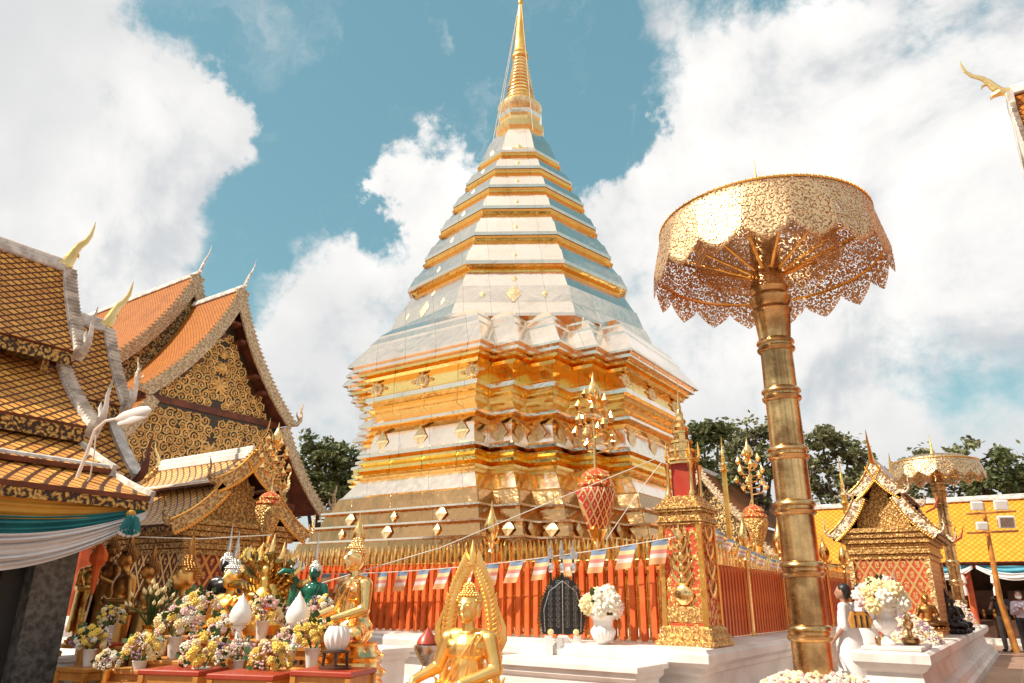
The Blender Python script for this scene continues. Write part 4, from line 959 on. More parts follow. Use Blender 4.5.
# ---------------------------------------------------------------- floodlight pole
LP=thing('floodlight_pole','slim wooden pole with two crossarms and white floodlights near the gallery','pole')
D=22.; a=at(982,503,D); bb_=at(1000,600,D); 
MB().tube([Vector((bb_.x+.15,bb_.y,0)),bb_,a],[.09,.08,.06],10).build('pole','tablew',LP)
for k,(x0,y0,x1,y1) in enumerate(((966,514,1016,511),(967,533,1018,531))): MB().tube([at(x0,y0,D-.12),at(x1,y1,D-.12)],.035,6).build('crossarm','tablew',LP)
for px,py,w in ((977,506,.30),(1001,505,.34),(982,526,.28),(1006,522,.42)):
    p=at(px,py,D-.3); o=MB().box((-w/2,-.07,-w*.42),(w/2,.07,w*.42),0,.02).build('floodlight','porc',LP,0); o.location=p; o.rotation_euler=(.2,0,math.radians(20))
    g=MB().box((-w*.42,-.078,-w*.32),(w*.42,-.071,w*.32)).build('lens','sil' if w>.4 else 'lampw',o,0)
    MB().tube([(0,.07,-w*.2),(0,.2,-w*.35)],.02,5).build('bracket','dark',o)
# ---------------------------------------------------------------- trees
def tree(lbl,base,h,crown,n,mat,leaf=.22,seed=1,trunk_r=.28,dens=55):
    """crown: list of (dx,dy,z,rx,ry,rz) masses"""
    r_=random.Random(seed); t=thing('tree',lbl,'tree',(base[0],base[1],0),0,'trees behind the temple')
    b=MB(); top=(r_.uniform(-.3,.3),r_.uniform(-.3,.3),h*.62); b.tube([(0,0,-.1),(.1,0,h*.3),top],[trunk_r,trunk_r*.75,trunk_r*.45],10)
    lv=MB()
    for dx,dy,z,rx,ry,rz in crown:
        b.tube([(top[0]*.6,top[1]*.6,h*.38),((dx)*.5,dy*.5,(h*.38+z)*.5+.3),(dx,dy,z)],[trunk_r*.45,trunk_r*.28,.04],7)
        for k in range(n):
            a=r_.uniform(0,2*PI); cz=r_.uniform(-1,1); q=math.sqrt(1-cz*cz); rad=r_.uniform(.45,1.12)
            c=Vector((dx+rx*rad*q*math.cos(a),dy+ry*rad*q*math.sin(a),z+rz*rad*cz))
            if k%3==0: b.tube([(dx,dy,z-.3*rz),(c+Vector((dx,dy,z)))/2,c],[.07,.04,.012],5)
            cr_=r_.uniform(.22,.52)
            for j in range(dens):
                v=Vector((r_.gauss(0,1),r_.gauss(0,1),r_.gauss(0,.7))); p=c+v*cr_*.5
                s=leaf*r_.uniform(.6,1.2); ax=Vector((r_.uniform(-1,1),r_.uniform(-1,1),r_.uniform(-.6,.6))).normalized(); bx=ax.orthogonal().normalized(); 
                nx=ax.cross(bx); bx=bx*math.cos(j)+nx*math.sin(j)
                lv.add([p-ax*s*.6,p+bx*s*.3,p+ax*s*.6,p-bx*s*.3],[(0,1,2,3)])
    b.build('trunk','bark',t); lv.build('crown',mat,t,0); return t
def crownpx(D,L):
    out=[]
    for px,py,rpx,rpy in L:
        p=at(px,py,D); m=mpp(px,py,D); out.append((p.x,p.y,p.z,rpx*m,rpx*m,rpy*m))
    return out
def treepx(lbl,D,L,n,mat,leaf,seed,**k):
    c=crownpx(D,L); bx=sum(q[0] for q in c)/len(c); by=sum(q[1] for q in c)/len(c)
    tree(lbl,(bx,by),max(q[2] for q in c),[(q[0]-bx,q[1]-by,*q[2:]) for q in c],n,mat,leaf,seed,**k)
treepx('dense round dark green tree between the large hall and the pagoda',34,[(318,462,30,26),(345,470,22,22),(300,480,24,30),(335,495,30,24)],34,'leafA',.26,3)
treepx('dark tree just right of the pagoda above the brown roof',33,[(702,435,14,18),(718,432,10,9),(700,460,14,20),(715,480,20,20)],16,'leafA',.26,4,dens=45)
treepx('loose olive tree behind the tall brass column',35,[(748,440,20,20),(762,462,24,22),(730,462,14,18),(778,430,14,12),(745,490,26,20)],17,'leafB',.25,5,dens=40)
treepx('leafy olive tree right of the tall brass column',34,[(822,440,22,16),(848,458,20,20),(808,470,20,26),(835,490,28,20)],20,'leafB',.25,6,dens=45)
treepx('low dark tree behind the spire of the red gabled shrine',36,[(868,478,18,18),(890,490,22,16)],20,'leafA',.26,7)
treepx('broad green tree behind the far parasol',38,[(930,475,26,22),(965,466,30,22),(905,490,20,18)],24,'leafB',.28,8,dens=48)
treepx('green tree at the right edge beyond the gallery roof',37,[(1000,470,26,24),(1024,480,24,22),(985,490,24,18),(1050,478,30,26)],24,'leafA',.28,9,dens=48)

# unseen tall trees added behind the camera to darken the polished gold's reflections
src=[o for o in bpy.data.objects if o.name.startswith('tree') and not o.parent]
for k,(x,y) in enumerate(((-14,-46),(-4,-50),(6,-44),(15,-48),(25,-42),(34,-30),(38,-16),(40,-2),(-24,-44))):
    clone(src[k%2],(x,y,-1.5),k*.9,2.0+.15*(k%3),'tall dark tree added out of view behind the viewer to darken reflections','trees added behind the viewer','tree')
# ---------------------------------------------------------------- buddha figures (front = -Y)
def head_parts(c,s,tilt=0):
    """shapes of a head with neck, face, ears; c = centre, s = scale (1 = 0.24 m tall head)"""
    x,y,z=c; S=s
    return [('e',c,(.082*S,.092*S,.112*S)),('e',(x,y-.045*S,z-.055*S),(.055*S,.05*S,.052*S)),
        ('c',(x,y-.088*S,z+.022*S),.010*S,(x,y-.108*S,z-.022*S),.017*S),('e',(x,y-.094*S,z-.056*S),(.027*S,.012*S,.009*S)),
        ('e',(x,y-.090*S,z-.068*S),(.02*S,.012*S,.007*S)),('e',(x,y-.078*S,z-.092*S),(.022*S,.02*S,.018*S)),
        ('e',(x-.034*S,y-.080*S,z+.008*S),(.020*S,.010*S,.010*S)),('e',(x+.034*S,y-.080*S,z+.008*S),(.020*S,.010*S,.010*S)),
        ('c',(x-.014*S,y-.088*S,z+.028*S),.006*S,(x-.055*S,y-.072*S,z+.03*S),.005*S),('c',(x+.014*S,y-.088*S,z+.028*S),.006*S,(x+.055*S,y-.072*S,z+.03*S),.005*S),
        ('e',(x-.086*S,y+.005*S,z-.02*S),(.012*S,.022*S,.062*S)),('e',(x+.086*S,y+.005*S,z-.02*S),(.012*S,.022*S,.062*S))]
def curls(c,s,mat,parent,flame=.16,bead=.013):
    b=MB(); x,y,z=c
    b.ell((x,y+.012*s,z+.028*s),(.089*s,.094*s,.098*s),16,10)
    b.ell((x,y+.012*s,z+.125*s),(.045*s,.045*s,.045*s),12,8)
    for j in range(1,12):
        th=j*.2; n=max(5,int(2*PI*math.sin(th)*.09/(bead*1.7)))
        for i in range(n):
            ph=2*PI*i/n+j*.4; p=Vector((math.sin(th)*math.cos(ph),math.sin(th)*math.sin(ph),math.cos(th)))
            if (p.y<-.5 and p.z<.42) or (p.y<.25 and p.z<.1): continue
            b.ell((x+p.x*.092*s,y+.012*s+p.y*.097*s,z+.028*s+p.z*.1*s),(bead*s,)*3,6,4)
    for j in range(1,5):
        th=j*.4; n=max(4,int(10*math.sin(th)))
        for i in range(n):
            ph=2*PI*i/n; b.ell((x+.046*s*math.sin(th)*math.cos(ph),y+.012*s+.046*s*math.sin(th)*math.sin(ph),z+.128*s+.044*s*math.cos(th)),(bead*.9*s,)*3,6,4)
    h=b.build('curled_hair',mat,parent,60)
    if flame: MB().lathe([(.026,0),(.034,flame*.2),(.022,flame*.5),(.012,flame*.75),(.002,flame*1.15)],(x,y+.012*s,z+.165*s),10).build('flame_finial',mat,parent)
    return h
def hand(p,fw_,side,palm,s=1.,curl=.3):
    """five separate bent fingers; p wrist, fw_ direction, side thumb side, palm = palm normal"""
    p=Vector(p);f=Vector(fw_).normalized();sd=Vector(side);sd=(sd-f*sd.dot(f)).normalized();dn=f.cross(sd).normalized()
    if dn.dot(Vector(palm))<0: dn=-dn
    out=[('c',p,.024*s,p+f*.05*s,.026*s),('e',p+f*.055*s,(.036*s,.036*s,.02*s))]
    base=p+f*.075*s
    for k,L in enumerate((.062,.070,.066,.052)):
        a=base+sd*(.030-.0205*k)*s; m=a+f*L*.5*s+dn*L*.12*s*curl; e=m+(f*(1-curl*.4)+dn*curl*.9).normalized()*L*.55*s
        out+=[('c',a-f*.02*s,.0095*s,m,.009*s),('c',m,.009*s,e,.0065*s)]
    a=p+f*.025*s+sd*.025*s; m=a+(sd*.7+f*.6).normalized()*.035*s; out+=[('c',a,.012*s,m,.010*s),('c',m,.010*s,m+(f*.9+sd*.15+dn*.2).normalized()*.032*s,.008*s)]
    return out
def seated(lbl,loc,face,sc,mat,hairmat=None,name='buddha_statue',group=None,voxel=.011,base=None,robe=True,hands=True,flame=.16,facemat=None):
    t=thing(name,lbl,'statue',loc,face,group,sc)
    S=[('e',(0,.02,.10),(.21,.17,.13)),('c',(0,.02,.14),.15,(0,.01,.30),.125),('e',(0,.0,.40),(.165,.115,.13)),('e',(-.075,-.05,.42),(.075,.05,.05)),('e',(.075,-.05,.42),(.075,.05,.05)),
       ('c',(-.12,.015,.485),.062,(.12,.015,.485),.062),('c',(0,.015,.50),.06,(0,.0,.60),.044),
       ('c',(-.168,.015,.465),.068,(-.25,.0,.27),.050),('c',(.168,.015,.465),.068,(.24,-.02,.27),.050),
       ('c',(-.12,-.02,.085),.105,(-.37,-.16,.07),.075),('c',(.12,-.02,.085),.105,(.37,-.16,.07),.075),
       ('c',(-.36,-.17,.07),.07,(.10,-.30,.055),.042),('c',(.36,-.17,.08),.07,(-.10,-.27,.105),.045),
       ('e',(.16,-.31,.055),(.07,.035,.03)),('e',(-.17,-.28,.12),(.08,.04,.032)),('e',(0,-.12,.05),(.3,.14,.05)),
       ('c',(-.25,.0,.27),.049,(-.335,-.20,.19),.033),('c',(.24,-.02,.27),.049,(.07,-.235,.185),.035)]
    if hands:
        S+=hand((-.335,-.20,.185),(-.05,-.7,-.6),(1,0,0),(0,.5,-1),1.05,.35)
        S+=hand((.085,-.23,.18),(-1,-.12,-.05),(0,-1,.1),(0,0,1),1.05,.25)
    hc=(0,-.005,.695); S+=head_parts(hc,1.0)
    body('body',mat,S,t,voxel,5 if voxel>.009 else 3)
    curls(hc,1.0,hairmat or mat,t,flame)
    if robe:
        P=[(.135,.0,.515),(.10,-.075,.50),(.06,-.118,.42),(.0,-.135,.34),(-.07,-.135,.24),(-.13,-.11,.17)]
        MB().tube(P,.009,6,0,.6).build('robe_hem',mat,t)
        Q=[(.135,-.02,.51),(.125,-.108,.44),(.115,-.125,.36),(.10,-.13,.26),(.085,-.14,.20)]
        Q2=[(x-.042,y-.004,z) for x,y,z in Q]
        b=MB(); b.tube(Q,.008,6); b.tube(Q2,.008,6); b.build('shoulder_sash',mat,t)
    if base:
        b=MB(); b.lathe([(.36,-.02-base),(.38,-.02-base+.05),(.30,-.02-base+.3*base),(.30,-.02-base*.5),(.37,-.10),(.40,-.04),(.38,.0),(.3,.012)],n=28,sx=1.12,sy=.85)
        for k in range(22):
            a=2*PI*k/22; b.ell((.43*math.cos(a),.33*math.sin(a)-.0,-.05),(.045,.035,.05),7,5)
        b.build('lotus_base',mat,t)
    return t
def yaw_to(vec):          # rotation about z that turns -Y to the given direction
    return math.atan2(vec.x,-vec.y)
def facing(deg):          # 0 = towards the camera, positive = turned to the viewer's left
    a=math.radians(deg); v=-HF*math.cos(a)-HR*math.sin(a); return yaw_to(v)
# main seated buddha with flame arch
D=5.0; p=at(469,607,D); sc=.855
loc=Vector((p.x,p.y,p.z-.695*sc)); MBUD=seated('seated golden buddha with curled hair in the foreground, framed by a flame shaped arch',loc,facing(24),sc,'statue',voxel=.006,base=.28,flame=0)
b=MB()
AR=thing('flame_arch','golden flame shaped arch standing behind the seated foreground buddha','arch',loc+HF*.30,facing(6),None,.80)
def arc(sg):
    P=[(sg*.215,.0,-.30),(sg*.225,0,.15),(sg*.19,0,.45),(sg*.178,0,.62),(sg*.155,0,.78),(sg*.11,0,.92),(sg*.055,0,1.04),(sg*.010,0,1.14)]
    return P
for sg in (-1,1):
    b=MB(); P=[Vector(q_) for q_ in arc(sg)]
    b.tube(P,[.035,.035,.03,.032,.034,.034,.028,.012],8,0,.7); b.build('arch_limb','statue',AR)
    b=MB()
    for k in range(30):
        u=k/30*(len(P)-1); i=int(u); a=P[i].lerp(P[min(i+1,len(P)-1)],u-i); dr=(P[min(i+1,len(P)-1)]-P[i]).normalized(); o_=Vector((sg,0,.0)); n_=(o_-dr*o_.dot(dr)).normalized()
        b.tube([a+n_*.005,a+n_*.045+dr*.02,a+n_*.075+dr*.075],[.022,.022,.003],5); b.tube([a-n_*.005,a-n_*.038+dr*.018,a-n_*.048+dr*.055],[.018,.016,.003],5)
    b.build('flame_leaves','statue',AR)
    b=MB(); b.tube([(sg*.20,0,.40),(sg*.24,0,.41),(sg*.28,0,.48),(sg*.285,0,.58),(sg*.25,0,.68),(sg*.235,0,.74)],[.03,.04,.035,.025,.012,.003],8,0,.6)
    b.tube([(sg*.22,0,.36),(sg*.25,0,.34),(sg*.28,0,.38)],[.03,.02,.004],7); b.tube([(sg*.25,0,-.25),(sg*.31,0,-.2),(sg*.33,0,-.05),(sg*.29,0,.06),(sg*.30,0,.14)],[.035,.035,.025,.015,.003],8,0,.6)
    b.build('side_flare','statue',AR)
MB().tube([(0,0,1.08),(0,0,1.16),(0,0,1.22),(0,0,1.30)],[.03,.035,.02,.002],8).build('tip','statue',AR)
MB().box((-.34,-.16,-.62),(.34,.14,-.30),0,.02).build('footing','tablew',AR,0)
# altar bench carrying the foreground buddha
def table(lbl,c,w,d,h,top='red',leg='tablew',rz=0.,z0=0.,group=None,apron=True,name='offering_table'):
    t=thing(name,lbl,'table',(c[0],c[1],z0),rz,group); X,Y=w/2,d/2
    MB().box((-X,-Y,h-.035),(X,Y,h),0,.006).build('tabletop',top,t,0)
    for sx in (-1,1):
        for sy in (-1,1): MB().box((sx*X*.9-.02,sy*Y*.88-.02,0),(sx*X*.9+.02,sy*Y*.88+.02,h-.036),0,.004).build('leg',leg,t,0)
    if apron:
        b=MB(); b.box((-X*.9,-Y*.9,h-.10),(X*.9,-Y*.86,h-.037)); b.box((-X*.9,Y*.86,h-.10),(X*.9,Y*.9,h-.037)); b.box((-X*.92,-Y*.85,h-.10),(-X*.88,Y*.85,h-.037)); b.box((X*.88,-Y*.85,h-.10),(X*.92,Y*.85,h-.037)); b.build('apron',leg,t,0)
    return t
zB=loc.z-.30*sc
table('broad amber altar bench under the seated foreground buddha',(loc.x,loc.y,0),.85,.8,zB,'red','tablew',facing(0))
# monk-like golden statue left of centre with stacked base
D=6.3; sc=.94; p=at(356,558,D)
c_=Vector((p.x,p.y,p.z-.695*sc)); GM=seated('shiny gold seated statue facing left on a tall tiered lotus base',c_,facing(48),sc,'gold',voxel=.010,base=None,flame=0,hands=True)
b=MB(); hh=c_.z/sc; lv_=[(.30,0),(.32,.02)]
pr=[(.10,-hh)]
for k in range(8):
    z=-hh+.02+k*(hh-.02)/8; r=.46-.025*k; pr+=[(r,z),(r+.02,z+.03),(r-.03,z+(hh/8)*.5),(r-.05,z+(hh/8)*.85)]
pr+=[(.26,0)]
b.lathe(pr,n=24); b.build('tiered_base','gold',GM)
# bronze statues under the pavilion's end
def standing(lbl,px,yh,yf,D,face,mat,hairmat,pose=0,group=None,flame=.14):
    hd=at(px,yh,D); ft_=at(px,yf,D); H=(hd.z-ft_.z); s=H/1.12   # head centre at 1.12 local
    t=thing('standing_buddha',lbl,'statue',(hd.x,hd.y,ft_.z),face,group,s)
    S=[('c',(-.07,0,.04),.075,(-.07,0,.5),.10),('c',(.07,0,.04),.075,(.07,0,.5),.10),('e',(0,0,.53),(.165,.115,.14)),('c',(0,0,.55),.12,(0,-.0,.72),.11),('e',(0,-.01,.84),(.155,.105,.13)),
       ('c',(-.11,0,.93),.06,(.11,0,.93),.06),('c',(0,0,.93),.06,(0,-.01,1.04),.043),('e',(-.07,-.09,.02),(.04,.10,.03)),('e',(.07,-.09,.02),(.04,.10,.03)),
       ('c',(-.185,.01,.91),.058,(-.235,.02,.68),.042),('c',(.185,.01,.91),.058,(.235,.02,.68),.042)]
    if pose==0: S+=[('c',(-.235,.02,.68),.042,(-.05,-.16,.66),.028),('c',(.235,.02,.68),.042,(.05,-.17,.69),.028)]+hand((-.05,-.165,.66),(1,-.1,.1),(0,0,1),(0,1,0),.9,.2)+hand((.05,-.175,.69),(-1,-.1,.1),(0,0,1),(0,1,0),.9,.2)
    else: S+=[('c',(-.235,.02,.68),.042,(-.20,-.08,.47),.028),('c',(.235,.02,.68),.042,(.16,-.2,.78),.028)]+hand((-.2,-.08,.46),(0,-.1,-1),(1,0,0),(1,0,0),.9,.3)+hand((.16,-.2,.79),(0,-.2,1),(-1,0,0),(0,-1,0),.9,.2)
    S+=head_parts((0,-.01,1.14),.92)
    body('body',mat,S,t,.015,5)
    b=MB()   # robe falling to the ankles, open at the front edge
    def f(u,v):
        a=-PI*.5+ (u-.5)*2*PI*.93; w=.155+.03*(1-v)+.05*v+.008*math.sin(a*11)*v; return (w*1.12*math.cos(a+PI),(.115+.055*v)*math.sin(a+PI)*1.0,.70-.60*v)
    b.grid(f,48,10); b.build('robe',mat,t,80)
    curls((0,-.01,1.14),.92,hairmat,t,flame,.015)
    MB().lathe([(.24,-.10),(.25,-.05),(.21,-.03),(.22,.0),(.1,.005)],n=24,sy=.9).build('base',mat,t)
    return t
LED=thing('stepped_ledge','grey white stepped ledge under the bronze statues beside the granite pillar','ledge',(0,0,0))
e=at(85,655,8.8); b=MB(); b.box((e.x-2.6,e.y-.6,0),(e.x+.75,e.y+1.7,.34),0,.015); b.box((e.x-2.6,e.y-.45,.342),(e.x+.55,e.y+1.7,.50),0,.015); b.build('step','oldwhite',LED,0)
standing('thin dark bronze standing buddha nearest the granite pillar',62,556,648,8.6,facing(50),'bronze','bronze',0)
standing('dark standing buddha figure behind the orange cloth lantern',112,552,640,9.4,facing(30),'bronze','bronze',1,flame=.2)
standing('bronze standing buddha with clasped hands, left of the pair under the eave corner',128,560,668,8.3,facing(45),'bronzelit','bronze',0)
standing('bronze buddha with pointed finial, right of the pair under the eave corner',151,572,675,8.0,facing(52),'bronzelit','bronze',0)
standing('small golden standing buddha beside the dark rear figure at the left',97,556,640,10.,facing(10),'goldleaf','goldleaf',0)
standing('golden standing buddha seen left of the granite pillar',8,572,660,9.2,facing(-10),'goldleaf','goldleaf',0)
# seated statues of the middle row
def seat_px(lbl,px,yh,D,size_px,face,mat,hair,zb=None,**k):
    """size_px = height of head (chin to crown) in pixels"""
    p=at(px,yh,D); sc=size_px*mpp(px,yh,D)/.235; loc=Vector((p.x,p.y,p.z-.695*sc)); o=seated(lbl,loc,facing(face),sc,mat,hair,**k)
    h=loc.z/sc; MB().lathe([(.42,-h),(.44,-h+.06),(.36,-h+.12),(.34,-.2),(.40,-.12),(.44,-.05),(.38,0)],n=24,sy=.8).build('pedestal','red' if mat!='green' else 'sil',o)
    return o
seat_px('large seated buddha with golden face and tall finial in front of the left shrine wall',187,576,7.6,28,48,'bronzelit','bronze',flame=.2,voxel=.013)
seat_px('seated buddha with bright silvery gold head left of the naga arch',233,577,7.4,24,25,'goldleaf','sil',flame=.24,voxel=.015)
seat_px('small black seated buddha with silver crown just behind the silvery gold one',227,565,8.4,17,10,'black','sil',flame=.34,voxel=.016)
seat_px('small emerald green seated buddha with silver crown and robe',315,572,7.6,15,10,'green','sil',flame=.4,voxel=.016)
M['naga']=metal('dark_gilt_scales',(.16,.13,.05),.3,30,.6,.01,(.5,.3,.08),cs=16)
# naga arch statue
NG=thing('naga_statue','dark green and gold many headed naga hood statue among the flowers','statue',at(268,604,7.3),facing(15),None,.9)
b=MB(); b.lathe([(.22,-.3),(.24,-.2),(.18,-.1),(.22,0),(.16,.1),(.12,.2)],n=20,sy=.8)
b.build('coiled_body','goldleaf',NG)
for k in range(9):
    a=math.radians(-76+19*k); c,s=math.cos(a),math.sin(a); L=.36 if k%2 else .42
    b=MB(); b.tube([(0,.05,.06),(s*.14,.03,.08+c*.16),(s*(L-.10),0,.10+c*(L-.08)),(s*L,-.06,.10+c*L),(s*(L+.01),-.13,.08+c*(L-.01))],[.06,.055,.05,.045,.02],8,0,.6)
    o=b.build('naga_head','naga' ,NG)
    b=MB(); b.tube([(s*L,-.05,.10+c*L),(s*(L+.06),-.03,.12+c*(L+.07)),(s*(L+.04),-.01,.16+c*(L+.14))],[.03,.025,.003],6); 
    for j in range(5): b.tube([(s*(.12+.05*j),-.02,.08+c*(.12+.05*j)),(s*(.15+.05*j)+c*.04,-.04,.1+c*(.15+.05*j)-s*.04)],[.02,.004],5)
    b.build('crest','gold',o)
body('figure','goldleaf',[('e',(0,-.1,.1),(.1,.08,.08)),('c',(0,-.1,.12),.06,(0,-.1,.24),.05),('e',(0,-.11,.33),(.045,.045,.06)),('c',(-.12,-.15,.08),.04,(.1,-.17,.08),.04)],NG,.012)
NS=thing('naga_head_figure','teal green naga head rising right of the naga hood statue','statue',at(290,598,7.2),facing(60),None,.8)
b=MB(); b.tube([(0,0,-.1),(0,.03,.08),(0,.05,.2),(0,-.02,.29),(0,-.12,.30),(0,-.17,.27)],[.05,.06,.055,.06,.05,.02],10,0,.7); b.build('neck','green',NS)
b=MB(); b.tube([(0,-.0,.33),(0,.05,.40),(0,.03,.48)],[.04,.03,.004],6); b.tube([(0,.05,.3),(0,.12,.34),(0,.12,.42)],[.03,.025,.004],6); b.build('crest','sil',NS)
# orange cloth lantern
OL=thing('cloth_lantern','bright orange faceted cloth lantern hanging before the bronze statues','lantern',at(98,562,7.7),0,None,.62)
MB().lathe([(.04,.28),(.10,.22),(.16,.12),(.16,.02),(.09,-.06),(.075,-.1),(.06,-.3),(.035,-.48),(.005,-.52)],n=8,sy=.8).build('cloth','orange',OL,0)
MB().tube([(0,0,.27),(0,0,.62)],.006,5).build('cord','wire',OL)
# ---------------------------------------------------------------- flowers
def blossom(kind,r=.03):
    b=MB(); r_=random.Random(kind)
    if kind in (1,2):      # many petalled
        for ring,(n,rad,up) in enumerate(((9,1.,.15),(7,.75,.45),(5,.42,.75))):
            for k in range(n):
                a=2*PI*k/n+ring*.5; c,s=math.cos(a),math.sin(a)
                b.ell((c*rad*r*.6,s*rad*r*.6,up*r*.75),(r*.42,r*.30,r*.20),6,4,rot=Matrix.Rotation(a,3,'Z')@Matrix.Rotation(-.5-.4*ring,3,'Y'))
        b.ell((0,0,r*.45),(r*.3,)*3,6,4)
    else:                   # small cluster
        for k in range(9): b.ell((r_.uniform(-r,r),r_.uniform(-r,r),r_.uniform(-r*.5,r)),(r*.3,)*3,5,4)
    return b
BL={m:blossom(1).mesh('blossom',m,60) for m in ('fy','fw','fp','fc')}
BLc={m:blossom(5).mesh('small_blossoms',m,60) for m in ('fv','fw','fp')}
lf=MB(); lf.add([(0,0,0),(.016,0,.03),(0,.004,.075),(-.016,0,.03)],[(0,1,2,3)])
def bouquet(parent,c,r,n,mix,seed,size=1.,rz=.85,small=8,sm=('fv','fw','fw')):
    r_=random.Random(seed); b=MB()
    for k in range(34):
        a=r_.uniform(0,2*PI); cz=r_.uniform(-.5,1); q_=math.sqrt(1-cz*cz); d=Vector((q_*math.cos(a),q_*math.sin(a),cz)); p_=Vector(c)+d*r*r_.uniform(.6,1.08); t1=d.orthogonal().normalized()*.02*min(size,1.5)*1.2; L=d*.05*min(size,1.6)+Vector((0,0,.01))
        b.add([p_,p_+L*.5+t1,p_+L,p_+L*.5-t1],[(0,1,2,3)])
    for k in range(10):
        a=r_.uniform(0,2*PI); b.tube([(c[0]*.3,c[1]*.3,c[2]-r*.9),(c[0]+r*.5*math.cos(a),c[1]+r*.5*math.sin(a),c[2])],.004*size,4)
    b.build('leaves','leaf',parent,0); n=int(n*1.5)
    for k in range(n+small):
        i=k+.5; cz=1-1.45*i/(n+small); a=k*2.39996+r_.uniform(-.2,.2); q_=math.sqrt(max(0,1-cz*cz)); d=Vector((q_*math.cos(a),q_*math.sin(a),cz*rz)); p_=Vector(c)+d*r*r_.uniform(.8,1.05)
        e=d.to_track_quat('Z','Y').to_euler()
        if (k*7)%(n+small)<n: link('blossom',BL[r_.choice(mix)],parent,p_,e,size*r_.uniform(.95,1.4))
        else: link('small_blossoms',BLc[r_.choice(sm)],parent,p_,e,size*r_.uniform(.8,1.15))
def potflower(lbl,px,py,rpx,D,mix,seed,pot='porc',poth=None,n=14,small=9,cat='flower pot',name='flower_pot',group=None,sm=('fv','fw','fw','fp')):
    m=mpp(px,py,D); p=at(px,py,D); r=rpx*m; h=poth*m if poth else r*1.6
    t=thing(name,lbl,cat,(p.x,p.y,p.z-h-r*.55),rnd.uniform(0,6),group)
    w=r*.42
    MB().lathe([(w*.62,0),(w*.66,.01),(w*.8,h*.4),(w,h*.92),(w*1.06,h*.95),(w*1.04,h),(w*.8,h*.97)],n=18).build('pot',pot,t)
    bouquet(t,(0,0,h+r*.55),r,n,mix,seed,r/.13,small=small,sm=sm)
    return t
YW=['fy','fy','fc','fw']
potf=[('yellow and violet flowers in a pale pot right below the bronze statues',112,618,12,7.3,YW,16),
 ('violet and yellow flowers in a pale pot nearest the granite pillar',92,640,15,6.9,YW,16),
 ('cream and white flowers in a white pot on the front red table',142,650,17,6.5,['fc','fw','fy'],18),
 ('small golden vase of white buds at the lower left',108,662,12,6.4,['fw','fw','fc'],17),
 ('mixed white and yellow flowers in a white pot below the large seated buddha',178,625,19,6.7,['fw','fc','fy','fp'],20),
 ('tall white and yellow flowers right below the large seated buddha',200,606,16,7.1,['fw','fc','fy'],18),
 ('yellow and white flowers spilling down at the bottom edge',203,655,20,6.0,YW,22),
 ('pale pink and yellow flowers left of the left lotus lamp',224,628,15,6.5,['fp','fy','fw'],18),
 ('pink and yellow flowers between the two white lotus lamps',264,611,16,6.7,['fp','fy','fc'],18),
 ('deep yellow flowers at the very bottom between the lamps',270,660,20,5.8,['fy','fy','fc'],22),
 ('yellow and pink flowers behind the right white lotus lamp',322,608,13,6.9,['fy','fp','fw'],16),
 ('yellow and violet flowers in a white vase left of the white bowl',314,637,18,6.0,['fy','fy','fc'],20),
 ('white and violet flowers low between the red tables',240,652,13,6.2,['fw','fp'],15),
 ('white filler flowers beneath the right white lotus lamp',292,640,14,6.3,['fw','fp','fc'],16),
 ('pink and white flowers just right of the naga hood statue',288,618,12,6.9,['fp','fw'],15)]
for i,(lb,px,py,r,D,mx,ph) in enumerate(potf):
    o=potflower(lb,px,py,r,D,mx,40+i,pot='porc' if i!=3 else 'goldleaf',poth=ph,group='potted flowers on the altar steps')
    # little table beneath each
    z=o.location.z; 
    table('low step table under the '+lb.split(' in a ')[0].split(' highest')[0],(o.location.x,o.location.y),r*2.6*mpp(px,py,D),r*2.4*mpp(px,py,D),z-.002,'tablew' if i%3 else 'red','tablew',rnd.uniform(-.1,.1)+.3,group='offering tables on the left')
# sprays of golden lotus buds
def spray(lbl,px,py,D,s,seed,mat='fc',n=16):
    p=at(px,py,D); r_=random.Random(seed); t=thing('lotus_spray',lbl,'flowers',p,0,None,s)
    MB().lathe([(.07,-.42),(.08,-.4),(.05,-.3),(.08,-.12),(.05,-.04),(.065,0)],n=14).build('vase','goldleaf',t)
    for k in range(n*2):
        a=r_.uniform(0,2*PI); R=r_.uniform(.05,.26); z=.42-R*.8+r_.uniform(-.05,.05); b=MB(); e=Vector((R*math.cos(a),R*math.sin(a),z))
        b.tube([(0,0,-.02),(e.x*.5,e.y*.5,z*.7),e],.006,5); b.build('stem','leaf',t); bb=MB(); bb.lathe([(.008,0),(.032,.03),(.034,.055),(.016,.09),(.002,.12)],e,10,sx=1); 
        bb=MB(); bb.lathe([(.008,0),(.032,.03),(.034,.055),(.016,.09),(.002,.12)],(0,0,0),10); o=bb.build('bud',mat,t); o.location=e; o.rotation_euler=(-math.sin(a)*R*2,math.cos(a)*R*2,0); o.scale=(.55,)*3
    return t
spray('spray of cream lotus buds in a gold vase below the bronze statue pair',148,625,7.2,.85,5)
spray('spray of white and gold lotus buds right behind the large pot of mixed flowers',172,606,7.8,.6,6)
spray('tall spray of golden buds beside the naga hood statue',252,580,7.9,.75,7,'fy')
